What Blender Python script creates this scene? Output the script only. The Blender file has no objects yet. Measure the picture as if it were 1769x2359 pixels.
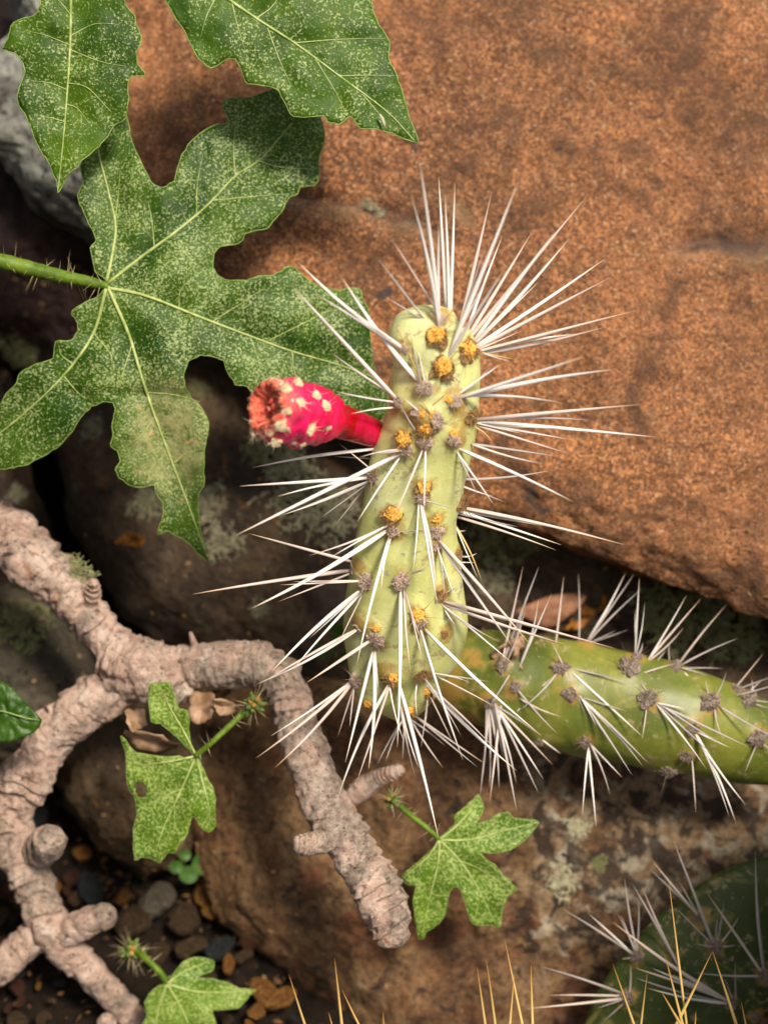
import bpy, math, random
import numpy as np
from mathutils import Vector, Matrix, geometry
from mathutils.bvhtree import BVHTree

random.seed(11)
RNG = np.random.default_rng(7)
SC = bpy.context.scene
COL = SC.collection

# ------------------------------------------------------------------ camera
PITCH = math.radians(50)          # looking down at the rocks
D0 = 0.72                         # metres to the cactus
W0, H0 = 1769.0, 2359.0           # the frame in photograph pixels
K = 0.30 / W0                     # metres for one of them at distance D0
DIR = np.array([0, math.cos(PITCH), -math.sin(PITCH)])
UP = np.array([0, math.sin(PITCH), math.cos(PITCH)])
RIGHT = np.array([1.0, 0, 0])
CAM = np.array([0, 0, 0.22]) - DIR * D0
cd = bpy.data.cameras.new('camera')
cam = bpy.data.objects.new('camera', cd)
COL.objects.link(cam)
cam.location = CAM
cam.rotation_euler = (math.pi / 2 - PITCH, 0, 0)
cd.sensor_fit = 'HORIZONTAL'
cd.sensor_width = 36
cd.lens = 36 * D0 / 0.30
cd.clip_start = 0.02
cd.clip_end = 100
cd.dof.use_dof = True
cd.dof.focus_distance = D0 - 0.005
cd.dof.aperture_fstop = 7.2
SC.camera = cam

# ------------------------------------------------------------------ light: bright overcast
SUN_EL, SUN_AZ = math.radians(68), math.radians(62)   # high, from the right and a little from the viewer's side
w = bpy.data.worlds.new('World')
SC.world = w
w.use_nodes = True
wn = w.node_tree
bg = wn.nodes['Background']
sky = wn.nodes.new('ShaderNodeTexSky')
sky.sky_type = 'NISHITA'
sky.sun_disc = False
sky.sun_elevation = SUN_EL
sky.sun_rotation = math.radians(180) - SUN_AZ
sky.dust_density = 4.0
hs = wn.nodes.new('ShaderNodeHueSaturation')
hs.inputs['Saturation'].default_value = 0.15           # cloud-whitened sky
wn.links.new(sky.outputs[0], hs.inputs['Color'])
wn.links.new(hs.outputs[0], bg.inputs['Color'])
bg.inputs['Strength'].default_value = 0.08
sd = bpy.data.lights.new('sun', 'SUN')
sd.energy = 3.2
sd.angle = math.radians(11)
sd.color = (1.0, 0.90, 0.75)
sun = bpy.data.objects.new('sun', sd)
COL.objects.link(sun)
sun.location = (0.5, -0.5, 3)
to_sun = Vector((math.cos(SUN_EL) * math.sin(SUN_AZ), -math.cos(SUN_EL) * math.cos(SUN_AZ), math.sin(SUN_EL)))
sun.rotation_euler = to_sun.to_track_quat('Z', 'Y').to_euler()
SC.view_settings.view_transform = 'Standard'
SC.view_settings.look = 'None'
SC.view_settings.exposure = 0.58
SC.view_settings.gamma = 1
SC.view_settings.use_curve_mapping = False
SC.cycles.max_bounces = 6

# ------------------------------------------------------------------ helpers
def P(px, py, dz):
    """the point seen at photograph pixel (px, py), dz metres behind the cactus plane"""
    px, py, dz = np.asarray(px, float), np.asarray(py, float), np.asarray(dz, float)
    D = D0 + dz
    s = K * D / D0
    x, y = (px - W0 / 2) * s, (H0 / 2 - py) * s
    return CAM + DIR * D[..., None] + RIGHT * x[..., None] + UP * y[..., None]

def ray(px, py):
    v = P(px, py, 0.0) - CAM
    return Vector(CAM), Vector(v / np.linalg.norm(v))

def ground_at(px, py, z=0.0):
    o, d = ray(px, py)
    return o + d * ((z - o.z) / d.z)

def _h(ix, iy, iz):
    h = (ix.astype(np.int64) * 374761393 + iy.astype(np.int64) * 668265263 + iz.astype(np.int64) * 1442695041) & 0xffffffff
    h = ((h ^ (h >> 13)) * 1274126177) & 0xffffffff
    return ((h ^ (h >> 16)) & 0xffff) / 32767.5 - 1.0

def vnoise(p):
    i = np.floor(p); f = p - i
    u = f * f * f * (f * (f * 6 - 15) + 10)
    x, y, z = i[:, 0], i[:, 1], i[:, 2]
    r = 0
    for a in (0, 1):
        for b in (0, 1):
            for c in (0, 1):
                wgt = (u[:, 0] if a else 1 - u[:, 0]) * (u[:, 1] if b else 1 - u[:, 1]) * (u[:, 2] if c else 1 - u[:, 2])
                r = r + wgt * _h(x + a, y + b, z + c)
    return r

def fbm(p, freq, oct=4, gain=0.5):
    r, a = 0, 1.0
    q = np.asarray(p) * freq + 31.7
    for o in range(oct):
        r = r + a * vnoise(q)
        q = q * 2.03 + 11.3
        a *= gain
    return r

def mesh_obj(name, verts, faces, mat, parent=None, origin=None, smooth=True):
    """one mesh object; vertices come in world space"""
    verts = np.asarray(verts, float)
    if origin is None:
        origin = np.array(parent['_o']) if parent is not None else np.zeros(3)
    me = bpy.data.meshes.new(name)
    me.from_pydata((verts - origin).tolist(), [], faces if isinstance(faces, list) else faces.tolist())
    if smooth:
        me.polygons.foreach_set('use_smooth', [True] * len(me.polygons))
    me.materials.append(mat)
    me.update()
    o = bpy.data.objects.new(name, me)
    COL.objects.link(o)
    o['_o'] = list(map(float, origin))
    if parent is not None:
        o.parent = parent
        o.location = Vector(origin) - Vector(parent['_o'])
    else:
        o.location = origin
    return o

def inst(name, me, mw, parent):
    o = bpy.data.objects.new(name, me)
    COL.objects.link(o)
    if parent is not None:
        o.parent = parent
        mw = Matrix.Translation(-Vector(parent['_o'])) @ mw
    o.matrix_basis = mw
    return o

def tag(o, label, cat=None, group=None, kind=None):
    o['label'] = label
    if cat: o['category'] = cat
    if group: o['group'] = group
    if kind: o['kind'] = kind
    return o

def empty(name, loc, label, cat, group=None):
    o = bpy.data.objects.new(name, None)
    COL.objects.link(o)
    o.empty_display_size = 0.01
    o.location = Vector(loc)
    o['_o'] = list(map(float, loc))
    return tag(o, label, cat, group)

def vnormals(v, q):
    n = np.zeros_like(v)
    fn = np.cross(v[q[:, 2]] - v[q[:, 0]], v[q[:, 3]] - v[q[:, 1]])
    for j in range(4):
        np.add.at(n, q[:, j], fn)
    return n / np.maximum(np.linalg.norm(n, axis=1, keepdims=True), 1e-12)

def resample(pts, n, closed=True):
    p = np.asarray(pts, float)
    if closed: p = np.vstack([p, p[:1]])
    d = np.r_[0, np.cumsum(np.linalg.norm(np.diff(p, axis=0), axis=1))]
    s = np.linspace(0, d[-1], n + 1)[:n] if closed else np.linspace(0, d[-1], n)
    return np.stack([np.interp(s, d, p[:, j]) for j in range(p.shape[1])], 1)

def catmull(pts, n):
    p = np.asarray(pts, float)
    p = np.vstack([2 * p[0] - p[1], p, 2 * p[-1] - p[-2]])
    m = len(p) - 3
    out = []
    for t in np.linspace(0, m - 1e-6, n):
        i = int(t); f = t - i
        a, b, c, d = p[i:i + 4]
        out.append(0.5 * (2 * b + (c - a) * f + (2 * a - 5 * b + 4 * c - d) * f * f + (3 * b - a - 3 * c + d) * f ** 3))
    return np.array(out)

def cr(x0, y0, s, pts):
    """pixel pairs read off an enlarged crop -> photograph pixels"""
    return [(x0 + a / s, y0 + b / s) + tuple(r) for a, b, *r in pts]

# ------------------------------------------------------------------ material helpers
class Mat:
    def __init__(self, name, rough=0.7, spec=0.3):
        self.m = bpy.data.materials.new(name)
        self.m.use_nodes = True
        self.t = self.m.node_tree
        self.b = self.t.nodes['Principled BSDF']
        self.b.inputs['Roughness'].default_value = rough
        self.b.inputs['Specular IOR Level'].default_value = spec
        self.co = self.t.nodes.new('ShaderNodeTexCoord').outputs['Object']
    def n(self, typ): return self.t.nodes.new(typ)
    def l(self, a, b): self.t.links.new(a, b)
    def put(self, sock, v):
        if isinstance(v, bpy.types.NodeSocket): self.l(v, sock)
        elif isinstance(v, tuple) and len(v) == 3: sock.default_value = (*v, 1)
        else: sock.default_value = v
    def noise(self, scale, detail=4, rough=0.55, dist=0.0, co=None):
        n = self.n('ShaderNodeTexNoise')
        n.inputs['Scale'].default_value = scale
        n.inputs['Detail'].default_value = detail
        n.inputs['Roughness'].default_value = rough
        n.inputs['Distortion'].default_value = dist
        self.l(co or self.co, n.inputs['Vector'])
        return n.outputs['Fac']
    def vor(self, scale, feature='F1', out='Distance', co=None, rnd=1.0):
        n = self.n('ShaderNodeTexVoronoi')
        n.feature = feature
        n.inputs['Scale'].default_value = scale
        n.inputs['Randomness'].default_value = rnd
        self.l(co or self.co, n.inputs['Vector'])
        return n.outputs[out]
    def warp(self, amt):
        n = self.n('ShaderNodeTexNoise'); n.inputs['Scale'].default_value = 900
        self.l(self.co, n.inputs['Vector'])
        v = self.n('ShaderNodeVectorMath'); v.operation = 'MULTIPLY_ADD'
        self.l(n.outputs['Color'], v.inputs[0]); v.inputs[1].default_value = (amt,) * 3
        self.l(self.co, v.inputs[2])
        return v.outputs[0]
    def stretch(self, v):
        n = self.n('ShaderNodeMapping')
        n.inputs['Scale'].default_value = v
        self.l(self.co, n.inputs['Vector'])
        return n.outputs[0]
    def ramp(self, fac, *stops, ease='LINEAR'):
        n = self.n('ShaderNodeValToRGB')
        n.color_ramp.interpolation = ease
        e = n.color_ramp.elements
        while len(e) < len(stops): e.new(0.5)
        for el, (p, c) in zip(e, stops):
            el.position = p
            el.color = (c, c, c, 1) if not isinstance(c, tuple) else (*c, 1)
        self.l(fac, n.inputs[0])
        return n.outputs[0]
    def mix(self, fac, a, b, mode='MIX'):
        n = self.n('ShaderNodeMix')
        n.data_type = 'RGBA'
        n.blend_type = mode
        self.put(n.inputs[0], fac)
        self.put(n.inputs[6], a)
        self.put(n.inputs[7], b)
        return n.outputs[2]
    def math(self, op, a, b=0.0):
        n = self.n('ShaderNodeMath')
        n.operation = op
        self.put(n.inputs[0], a); self.put(n.inputs[1], b)
        return n.outputs[0]
    def attr(self, name):
        n = self.n('ShaderNodeAttribute')
        n.attribute_name = name
        return n.outputs['Fac']
    def sep(self, axis):
        n = self.n('ShaderNodeSeparateXYZ')
        self.l(self.co, n.inputs[0])
        return n.outputs[axis]
    def col(self, c): self.put(self.b.inputs['Base Color'], c); return self
    def bump(self, h, strength=0.5, dist=0.001):
        n = self.n('ShaderNodeBump')
        n.inputs['Strength'].default_value = strength
        n.inputs['Distance'].default_value = dist
        self.l(h, n.inputs['Height'])
        prev = self.b.inputs['Normal']
        if prev.is_linked: self.l(prev.links[0].from_socket, n.inputs['Normal'])
        self.l(n.outputs[0], prev)
        return self
    def translucent(self, c, f):
        t = self.n('ShaderNodeBsdfTranslucent')
        self.put(t.inputs['Color'], c)
        ms = self.n('ShaderNodeMixShader')
        ms.inputs[0].default_value = f
        out = self.t.nodes['Material Output']
        self.l(self.b.outputs[0], ms.inputs[1]); self.l(t.outputs[0], ms.inputs[2])
        self.l(ms.outputs[0], out.inputs['Surface'])
        return self

# ---- rocks
def m_orange():
    m = Mat('orange_sandstone', 0.62, 0.35)
    big = m.noise(9, 6, 0.65, 0.6)
    mid = m.noise(60, 5, 0.7, 0.3)
    base = m.ramp(big, (0.30, (0.115, 0.050, 0.028)), (0.44, (0.27, 0.105, 0.044)), (0.56, (0.45, 0.175, 0.066)), (0.74, (0.28, 0.135, 0.07)))
    base = m.mix(m.ramp(mid, (0.36, 0.75), (0.56, 0.0)), base, (0.145, 0.062, 0.028))
    grain = m.noise(780, 4, 0.8)
    base = m.mix(m.ramp(grain, (0.36, 0.95), (0.50, 0.0)), base, (0.075, 0.032, 0.016))
    base = m.mix(m.ramp(grain, (0.52, 0.0), (0.64, 0.85)), base, (0.60, 0.28, 0.13))
    gv = m.n('ShaderNodeSeparateColor'); m.l(m.vor(900, out='Color', co=m.warp(0.0018)), gv.inputs[0])
    base = m.mix(m.math('MULTIPLY', m.ramp(gv.outputs[0], (0.45, 0.0), (0.9, 0.85)), m.ramp(m.noise(20, 4, 0.7, 0.6), (0.36, 0.25), (0.60, 1.0))), base, (0.84, 0.35, 0.12))
    base = m.mix(m.ramp(gv.outputs[1], (0.58, 0.0), (0.92, 0.65)), base, (0.10, 0.045, 0.025))
    base = m.mix(m.ramp(gv.outputs[2], (0.90, 0.0), (0.99, 0.6)), base, (0.80, 0.50, 0.28))
    base = m.mix(m.ramp(m.noise(430, 1), (0.68, 0.0), (0.76, 0.55)), base, (0.72, 0.34, 0.12))
    base = m.mix(m.ramp(m.noise(24, 5, 0.7, 1.2), (0.50, 0.0), (0.64, 0.85)), base, m.ramp(grain, (0.35, (0.06, 0.033, 0.02)), (0.65, (0.22, 0.10, 0.045))))
    dark = m.ramp(m.noise(34, 3, 0.6, 1.5), (0.69, 0.0), (0.73, 0.85))
    base = m.mix(dark, base, (0.05, 0.045, 0.05))
    base = m.mix(m.ramp(m.noise(5.5, 5, 0.7, 0.5), (0.46, 0.0), (0.66, 0.55)), base, (0.085, 0.04, 0.02))
    base = m.mix(m.ramp(m.noise(16, 5, 0.75, 1.6), (0.62, 0.0), (0.70, 0.5)), base, (0.30, 0.20, 0.105))
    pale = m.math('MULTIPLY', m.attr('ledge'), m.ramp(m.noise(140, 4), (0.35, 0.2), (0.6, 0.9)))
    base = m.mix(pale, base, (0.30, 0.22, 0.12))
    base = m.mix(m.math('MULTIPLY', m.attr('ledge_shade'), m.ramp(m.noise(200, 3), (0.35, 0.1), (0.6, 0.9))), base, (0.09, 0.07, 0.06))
    m.col(base)
    m.bump(mid, 0.45, 0.003).bump(m.noise(210, 4, 0.75), 0.7, 0.0022).bump(gv.outputs[0], 0.55, 0.0008).bump(grain, 1.0, 0.0014)
    return m.m

def m_dark(name, lo, mi, hi, lichen=(0.11, 0.105, 0.07), lf=0.66, scale=16, rust=0.7):
    m = Mat(name, 0.75, 0.25)
    a = m.noise(scale, 7, 0.68, 0.8)
    base = m.ramp(a, (0.30, lo), (0.50, mi), (0.68, hi))
    f = m.noise(260, 5, 0.75)
    base = m.mix(m.ramp(f, (0.30, 0.85), (0.55, 0.0)), base, lo)
    r = m.ramp(m.noise(45, 3, 0.6, 1.0), (rust, 0.0), (rust + 0.06, 0.75))
    base = m.mix(r, base, (0.22, 0.085, 0.02))
    li = m.ramp(m.noise(75, 6, 0.72, 0.4), (lf, 0.0), (lf + 0.06, 0.85))
    base = m.mix(li, base, lichen)
    m.col(base)
    m.bump(a, 0.5, 0.006).bump(f, 0.8, 0.0016)
    return m.m

def m_mottled():
    m = Mat('mottled_lichen_rock', 0.8, 0.25)
    a = m.noise(22, 7, 0.7, 0.8)
    base = m.ramp(a, (0.30, (0.04, 0.021, 0.012)), (0.44, (0.12, 0.064, 0.029)), (0.58, (0.22, 0.125, 0.057)), (0.75, (0.29, 0.19, 0.098)))
    base = m.mix(m.ramp(m.noise(27, 5, 0.7, 1.0), (0.50, 0.0), (0.62, 0.8)), base, (0.13, 0.042, 0.017))
    f = m.noise(330, 4, 0.75)
    base = m.mix(m.ramp(f, (0.32, 0.8), (0.52, 0.0)), base, (0.035, 0.018, 0.012))
    base = m.mix(m.ramp(f, (0.58, 0.0), (0.72, 0.6)), base, (0.34, 0.17, 0.07))
    base = m.mix(m.ramp(m.noise(75, 5, 0.7, 0.8), (0.50, 0.0), (0.64, 0.8)), base, (0.045, 0.022, 0.012))
    crust = m.attr('crust')
    s1 = m.math('ADD', m.noise(42, 6, 0.66, 0.7), m.math('MULTIPLY', crust, 0.21))
    base = m.mix(m.ramp(s1, (0.62, 0.0), (0.72, 0.75)), base, m.ramp(f, (0.35, (0.14, 0.09, 0.05)), (0.65, (0.31, 0.22, 0.13))))
    s2 = m.math('ADD', m.noise(70, 4, 0.6, 0.9), m.math('MULTIPLY', crust, 0.16))
    base = m.mix(m.ramp(s2, (0.70, 0.0), (0.77, 0.75)), base, m.ramp(f, (0.35, (0.20, 0.165, 0.12)), (0.65, (0.42, 0.37, 0.28))))
    s3 = m.math('ADD', m.noise(95, 4, 0.6, 0.5), m.math('MULTIPLY', crust, 0.13))
    base = m.mix(m.ramp(s3, (0.61, 0.0), (0.68, 0.85)), base, (0.02, 0.013, 0.010))
    m.col(base)
    m.bump(a, 0.5, 0.005).bump(s1, 0.35, 0.002).bump(f, 0.8, 0.0012)
    return m.m

def m_palerock():
    m = Mat('pale_lichen_rock', 0.85, 0.2)
    a = m.noise(40, 6, 0.7)
    base = m.ramp(a, (0.3, (0.06, 0.055, 0.045)), (0.48, (0.20, 0.20, 0.17)), (0.7, (0.34, 0.34, 0.29)))
    f = m.noise(240, 4, 0.7)
    base = m.mix(m.ramp(f, (0.36, 0.9), (0.5, 0.0)), base, (0.035, 0.03, 0.026))
    m.col(base).bump(f, 0.9, 0.002)
    return m.m

def m_soil():
    m = Mat('dark_soil', 0.9, 0.15)
    f = m.noise(150, 5, 0.7)
    m.col(m.ramp(f, (0.35, (0.005, 0.004, 0.003)), (0.6, (0.018, 0.011, 0.006)), (0.75, (0.045, 0.025, 0.012))))
    m.bump(f, 0.9, 0.004)
    return m.m

# ---- plants
def m_leaf(name, dark, mid, pale, lo=0.50, hi=0.62, scale=520, blotch=False, gloss=0.42):
    m = Mat(name, gloss, 0.24)
    big = m.noise(38, 4, 0.6, 0.3)
    base = m.ramp(big, (0.35, dark), (0.65, mid))
    sp = m.math('ADD', m.noise(scale, 3, 0.62, 0.35), m.math('MULTIPLY', m.math('SUBTRACT', m.noise(70, 3, 0.6), 0.5), 0.35))
    base = m.mix(m.ramp(sp, (lo, 0.0), (hi, 0.75), (hi + 0.12, 1.0)), base, pale)
    if blotch:
        bl = m.math('MULTIPLY', m.attr('blotch'), m.ramp(m.noise(170, 4, 0.7), (0.35, 0.15), (0.62, 1.0)))
        base = m.mix(bl, base, (0.42, 0.40, 0.17))
        base = m.mix(m.math('MULTIPLY', m.attr('blotch'), m.ramp(m.noise(110, 2, 0.6), (0.66, 0.0), (0.70, 0.9))), base, (0.62, 0.33, 0.14))
    m.col(base)
    m.bump(m.noise(260, 3, 0.6), 0.45, 0.0009).bump(sp, 0.5, 0.0006)
    m.translucent(m.mix(0.5, base, (0.18, 0.36, 0.01)), 0.22)
    return m.m

def m_plain(name, c1, c2, scale=200, rough=0.5, spec=0.4, bump=0.3, bd=0.0006, detail=4):
    m = Mat(name, rough, spec)
    f = m.noise(scale, detail, 0.6)
    m.col(m.ramp(f, (0.35, c1), (0.65, c2)))
    if bump: m.bump(f, bump, bd)
    return m.m

def m_pad(name, a, b, c, rough=0.42):
    m = Mat(name, rough, 0.4)
    n1 = m.noise(26, 3, 0.55, 0.4)
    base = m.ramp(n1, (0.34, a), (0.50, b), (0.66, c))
    fine = m.noise(420, 4, 0.7)
    base = m.mix(m.ramp(fine, (0.35, 0.25), (0.6, 0.0)), base, a)
    ck = m.math('ADD', m.math('MULTIPLY', m.attr('cork'), 0.42), m.noise(110, 4, 0.65))
    base = m.mix(m.ramp(ck, (0.70, 0.0), (0.86, 0.85)), base, (0.36, 0.21, 0.045))
    base = m.mix(m.ramp(m.noise(55, 5, 0.7, 1.0), (0.56, 0.0), (0.70, 0.55)), base, (0.40, 0.33, 0.10))
    base = m.mix(m.ramp(m.noise(900, 2), (0.62, 0.0), (0.72, 0.35)), base, tuple(min(1, 1.25 * q) for q in c))
    sc = m.ramp(m.math('MULTIPLY', m.noise(85, 4, 0.7, 0.8), m.ramp(fine, (0.4, 0.75), (0.6, 1.1))), (0.57, 0.0), (0.64, 0.75))
    base = m.mix(sc, base, (0.34, 0.26, 0.15))
    m.col(base)
    m.bump(n1, 0.15, 0.004).bump(fine, 0.25, 0.0004)
    m.b.inputs['Subsurface Weight'].default_value = 0.22
    m.b.inputs['Subsurface Radius'].default_value = (0.004, 0.004, 0.001)
    m.b.inputs['Subsurface Scale'].default_value = 1.0
    return m.m

def m_spine(name, base, mid, tip, t0=0.72):
    m = Mat(name, 0.5, 0.35)
    z = m.sep(2)
    c = m.ramp(z, (0.0, base), (0.12, mid), (t0, mid), (0.97, tip))
    f = m.noise(9, 3, 0.6, co=m.stretch((1.0, 1.0, 3.0)))
    m.col(m.mix(m.ramp(f, (0.35, 0.55), (0.65, 0.0)), c, tuple(0.72 * q for q in mid)))
    return m.m

def m_bark():
    m = Mat('pinkish_bark', 0.85, 0.2)
    a = m.noise(70, 7, 0.74, 0.7)
    base = m.ramp(a, (0.28, (0.20, 0.12, 0.085)), (0.39, (0.52, 0.345, 0.265)), (0.50, (0.74, 0.515, 0.405)), (0.64, (0.88, 0.70, 0.58)))
    gr = m.ramp(m.noise(30, 5, 0.7, 0.8), (0.49, 0.0), (0.57, 0.8))
    base = m.mix(gr, base, m.ramp(m.noise(380, 4, 0.7), (0.33, (0.16, 0.12, 0.09)), (0.52, (0.38, 0.30, 0.235)), (0.68, (0.62, 0.52, 0.42))))
    f = m.noise(300, 6, 0.8)
    base = m.mix(m.ramp(f, (0.36, 0.95), (0.46, 0.0)), base, (0.075, 0.045, 0.03))
    base = m.mix(m.ramp(f, (0.58, 0.0), (0.70, 0.6)), base, (0.68, 0.53, 0.43))
    base = m.mix(m.ramp(m.noise(120, 3, 0.6), (0.66, 0.0), (0.70, 0.65)), base, (0.48, 0.20, 0.08))
    m.col(base).bump(a, 0.8, 0.004).bump(f, 1.0, 0.0024)
    return m.m

MAT = dict(
    orange=m_orange(),
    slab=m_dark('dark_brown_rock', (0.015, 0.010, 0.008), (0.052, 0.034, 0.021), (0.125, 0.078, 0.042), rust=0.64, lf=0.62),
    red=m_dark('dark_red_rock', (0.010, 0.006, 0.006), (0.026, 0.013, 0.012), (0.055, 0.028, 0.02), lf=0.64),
    olive=m_dark('olive_grey_rock', (0.03, 0.026, 0.018), (0.075, 0.062, 0.042), (0.13, 0.10, 0.065), rust=0.75),
    brown=m_dark('tan_brown_rock', (0.045, 0.03, 0.018), (0.115, 0.075, 0.04), (0.185, 0.115, 0.06), rust=0.66, lf=0.70),
    mottled=m_mottled(), pale=m_palerock(), soil=m_soil(),
    leafA=m_leaf('speckled_leaf', (0.016, 0.056, 0.001), (0.058, 0.125, 0.002), (0.41, 0.49, 0.19), blotch=True, scale=1050),
    leafB=m_leaf('glossy_speckled_leaf', (0.022, 0.066, 0.001), (0.075, 0.150, 0.002), (0.44, 0.52, 0.20), lo=0.54, hi=0.65, gloss=0.44, scale=1000),
    leafS=m_leaf('pale_green_leaf', (0.050, 0.125, 0.004), (0.125, 0.215, 0.008), (0.44, 0.53, 0.16), lo=0.45, hi=0.62, scale=900, gloss=0.5),
    leafG=m_plain('plain_green_leaf', (0.022, 0.065, 0.004), (0.04, 0.095, 0.005), 60, 0.5),
    clover=m_plain('clover_green', (0.03, 0.085, 0.008), (0.055, 0.125, 0.012), 300, 0.5),
    vein=m_plain('vein_green', (0.24, 0.33, 0.06), (0.48, 0.52, 0.20), 260, 0.5, bump=0),
    margin=m_plain('margin_green', (0.12, 0.20, 0.03), (0.26, 0.34, 0.09), 300, 0.5, bump=0),
    petiole=m_plain('petiole_green', (0.055, 0.105, 0.006), (0.14, 0.21, 0.016), 160, 0.5, 0.3, 0.5, 0.0015),
    bristle=m_plain('pale_bristle', (0.34, 0.26, 0.12), (0.55, 0.46, 0.26), 300, 0.5, bump=0),
    bud=m_plain('bud_green', (0.03, 0.09, 0.01), (0.16, 0.20, 0.04), 420, 0.6, bump=0.8, bd=0.001),
    budtip=m_plain('bud_ochre', (0.25, 0.12, 0.02), (0.48, 0.29, 0.07), 500, 0.7, bump=0.8, bd=0.001),
    pad=m_pad('pale_cactus_skin', (0.43, 0.44, 0.14), (0.61, 0.61, 0.23), (0.70, 0.71, 0.36)),
    pad2=m_pad('green_cactus_skin', (0.075, 0.095, 0.012), (0.13, 0.155, 0.020), (0.215, 0.225, 0.034)),
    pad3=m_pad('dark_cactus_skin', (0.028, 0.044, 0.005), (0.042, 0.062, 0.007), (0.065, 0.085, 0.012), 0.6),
    spine=m_spine('ivory_spine', (0.45, 0.36, 0.28), (0.86, 0.80, 0.74), (0.72, 0.50, 0.26), 0.80),
    spinep=m_spine('pinkish_spine', (0.40, 0.30, 0.24), (0.74, 0.60, 0.53), (0.55, 0.30, 0.14), 0.70),
    spineg=m_spine('golden_spine', (0.30, 0.19, 0.07), (0.62, 0.43, 0.15), (0.46, 0.20, 0.04), 0.60),
    spinew=m_spine('weathered_spine', (0.25, 0.2, 0.17), (0.50, 0.44, 0.41), (0.42, 0.32, 0.24), 0.85),
    felt=m_plain('grey_felt', (0.22, 0.15, 0.11), (0.60, 0.46, 0.36), 4, 0.9, 0.1, 0),
    glochid=m_plain('orange_glochid', (0.55, 0.25, 0.03), (0.95, 0.56, 0.13), 5, 0.75, 0.2, 0),
    feltd=m_plain('brown_grey_felt', (0.10, 0.07, 0.05), (0.34, 0.27, 0.22), 5, 0.9, 0.1, 0),
    corkrim=m_plain('brown_cork', (0.15, 0.08, 0.03), (0.38, 0.23, 0.10), 5, 0.8, 0.2, 0),
    bark=m_bark(),
    lichen=m_plain('grey_green_lichen', (0.17, 0.165, 0.10), (0.40, 0.37, 0.24), 3, 0.9, 0.1, 0),
    lichen2=m_plain('olive_lichen', (0.14, 0.145, 0.06), (0.34, 0.33, 0.16), 3, 0.9, 0.1, 0),
    lichen3=m_plain('pale_dry_lichen', (0.34, 0.31, 0.19), (0.58, 0.54, 0.36), 3, 0.9, 0.1, 0),
    dry=m_plain('dry_brown_leaf', (0.20, 0.085, 0.045), (0.38, 0.18, 0.10), 240, 0.75, 0.3, 0.9, 0.002),
    dryvein=m_plain('dry_leaf_vein', (0.06, 0.025, 0.015), (0.10, 0.045, 0.02), 160, 0.7, bump=0),
    rust=m_plain('rusty_dry_leaf', (0.20, 0.065, 0.008), (0.42, 0.17, 0.02), 260, 0.7, bump=0.9, bd=0.002),
    husk=m_plain('papery_husk', (0.22, 0.12, 0.06), (0.46, 0.30, 0.19), 120, 0.6),
)

def m_fruit():
    m = Mat('crimson_fruit_skin', 0.20, 0.32)
    t = m.attr('along')
    n = m.noise(60, 4, 0.6, 0.5)
    c = m.ramp(t, (0.05, (0.40, 0.001, 0.002)), (0.36, (0.34, 0.001, 0.004)), (0.50, (0.58, 0.005, 0.045)), (0.88, (0.74, 0.016, 0.105)), (1.0, (0.66, 0.12, 0.10)))
    c = m.mix(m.ramp(n, (0.45, 0.0), (0.66, 0.6)), c, (0.78, 0.010, 0.125))
    c = m.mix(m.ramp(m.noise(170, 4), (0.64, 0.0), (0.76, 0.4)), c, (0.78, 0.16, 0.16))
    m.col(c).bump(m.noise(110, 3), 0.35, 0.002)
    m.b.inputs['Subsurface Weight'].default_value = 0.0
    m.b.inputs['Subsurface Radius'].default_value = (0.004, 0.001, 0.001)
    m.b.inputs['Subsurface Scale'].default_value = 1.0
    return m.m
MAT['fruit'] = m_fruit()
MAT['cup'] = m_plain('dried_red_cup', (0.46, 0.012, 0.008), (0.80, 0.24, 0.14), 420, 0.6, 0.3, 1.0, 0.002, 6)
MAT['tuft'] = m_plain('tan_tuft', (0.60, 0.45, 0.25), (0.92, 0.80, 0.56), 5, 0.9, 0.1, 0)

# ------------------------------------------------------------------ ground
def build_ground():
    n = 90
    g = np.linspace(-1, 1, n)
    X, Y = np.meshgrid(g, g)
    wx = np.sign(X) * np.abs(X) ** 3 * 12
    wy = np.sign(Y) * np.abs(Y) ** 3 * 12 + 0.1
    v = np.stack([wx.ravel(), wy.ravel(), np.zeros(n * n)], 1)
    v[:, 2] = fbm(v, 22, 4) * 0.006 - 0.004
    f = [(i * n + j, i * n + j + 1, (i + 1) * n + j + 1, (i + 1) * n + j) for i in range(n - 1) for j in range(n - 1)]
    o = mesh_obj('ground', v, f, MAT['soil'])
    o['kind'] = 'structure'
    o['label'] = 'dark bare soil in the gaps between the rocks'
build_ground()

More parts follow.
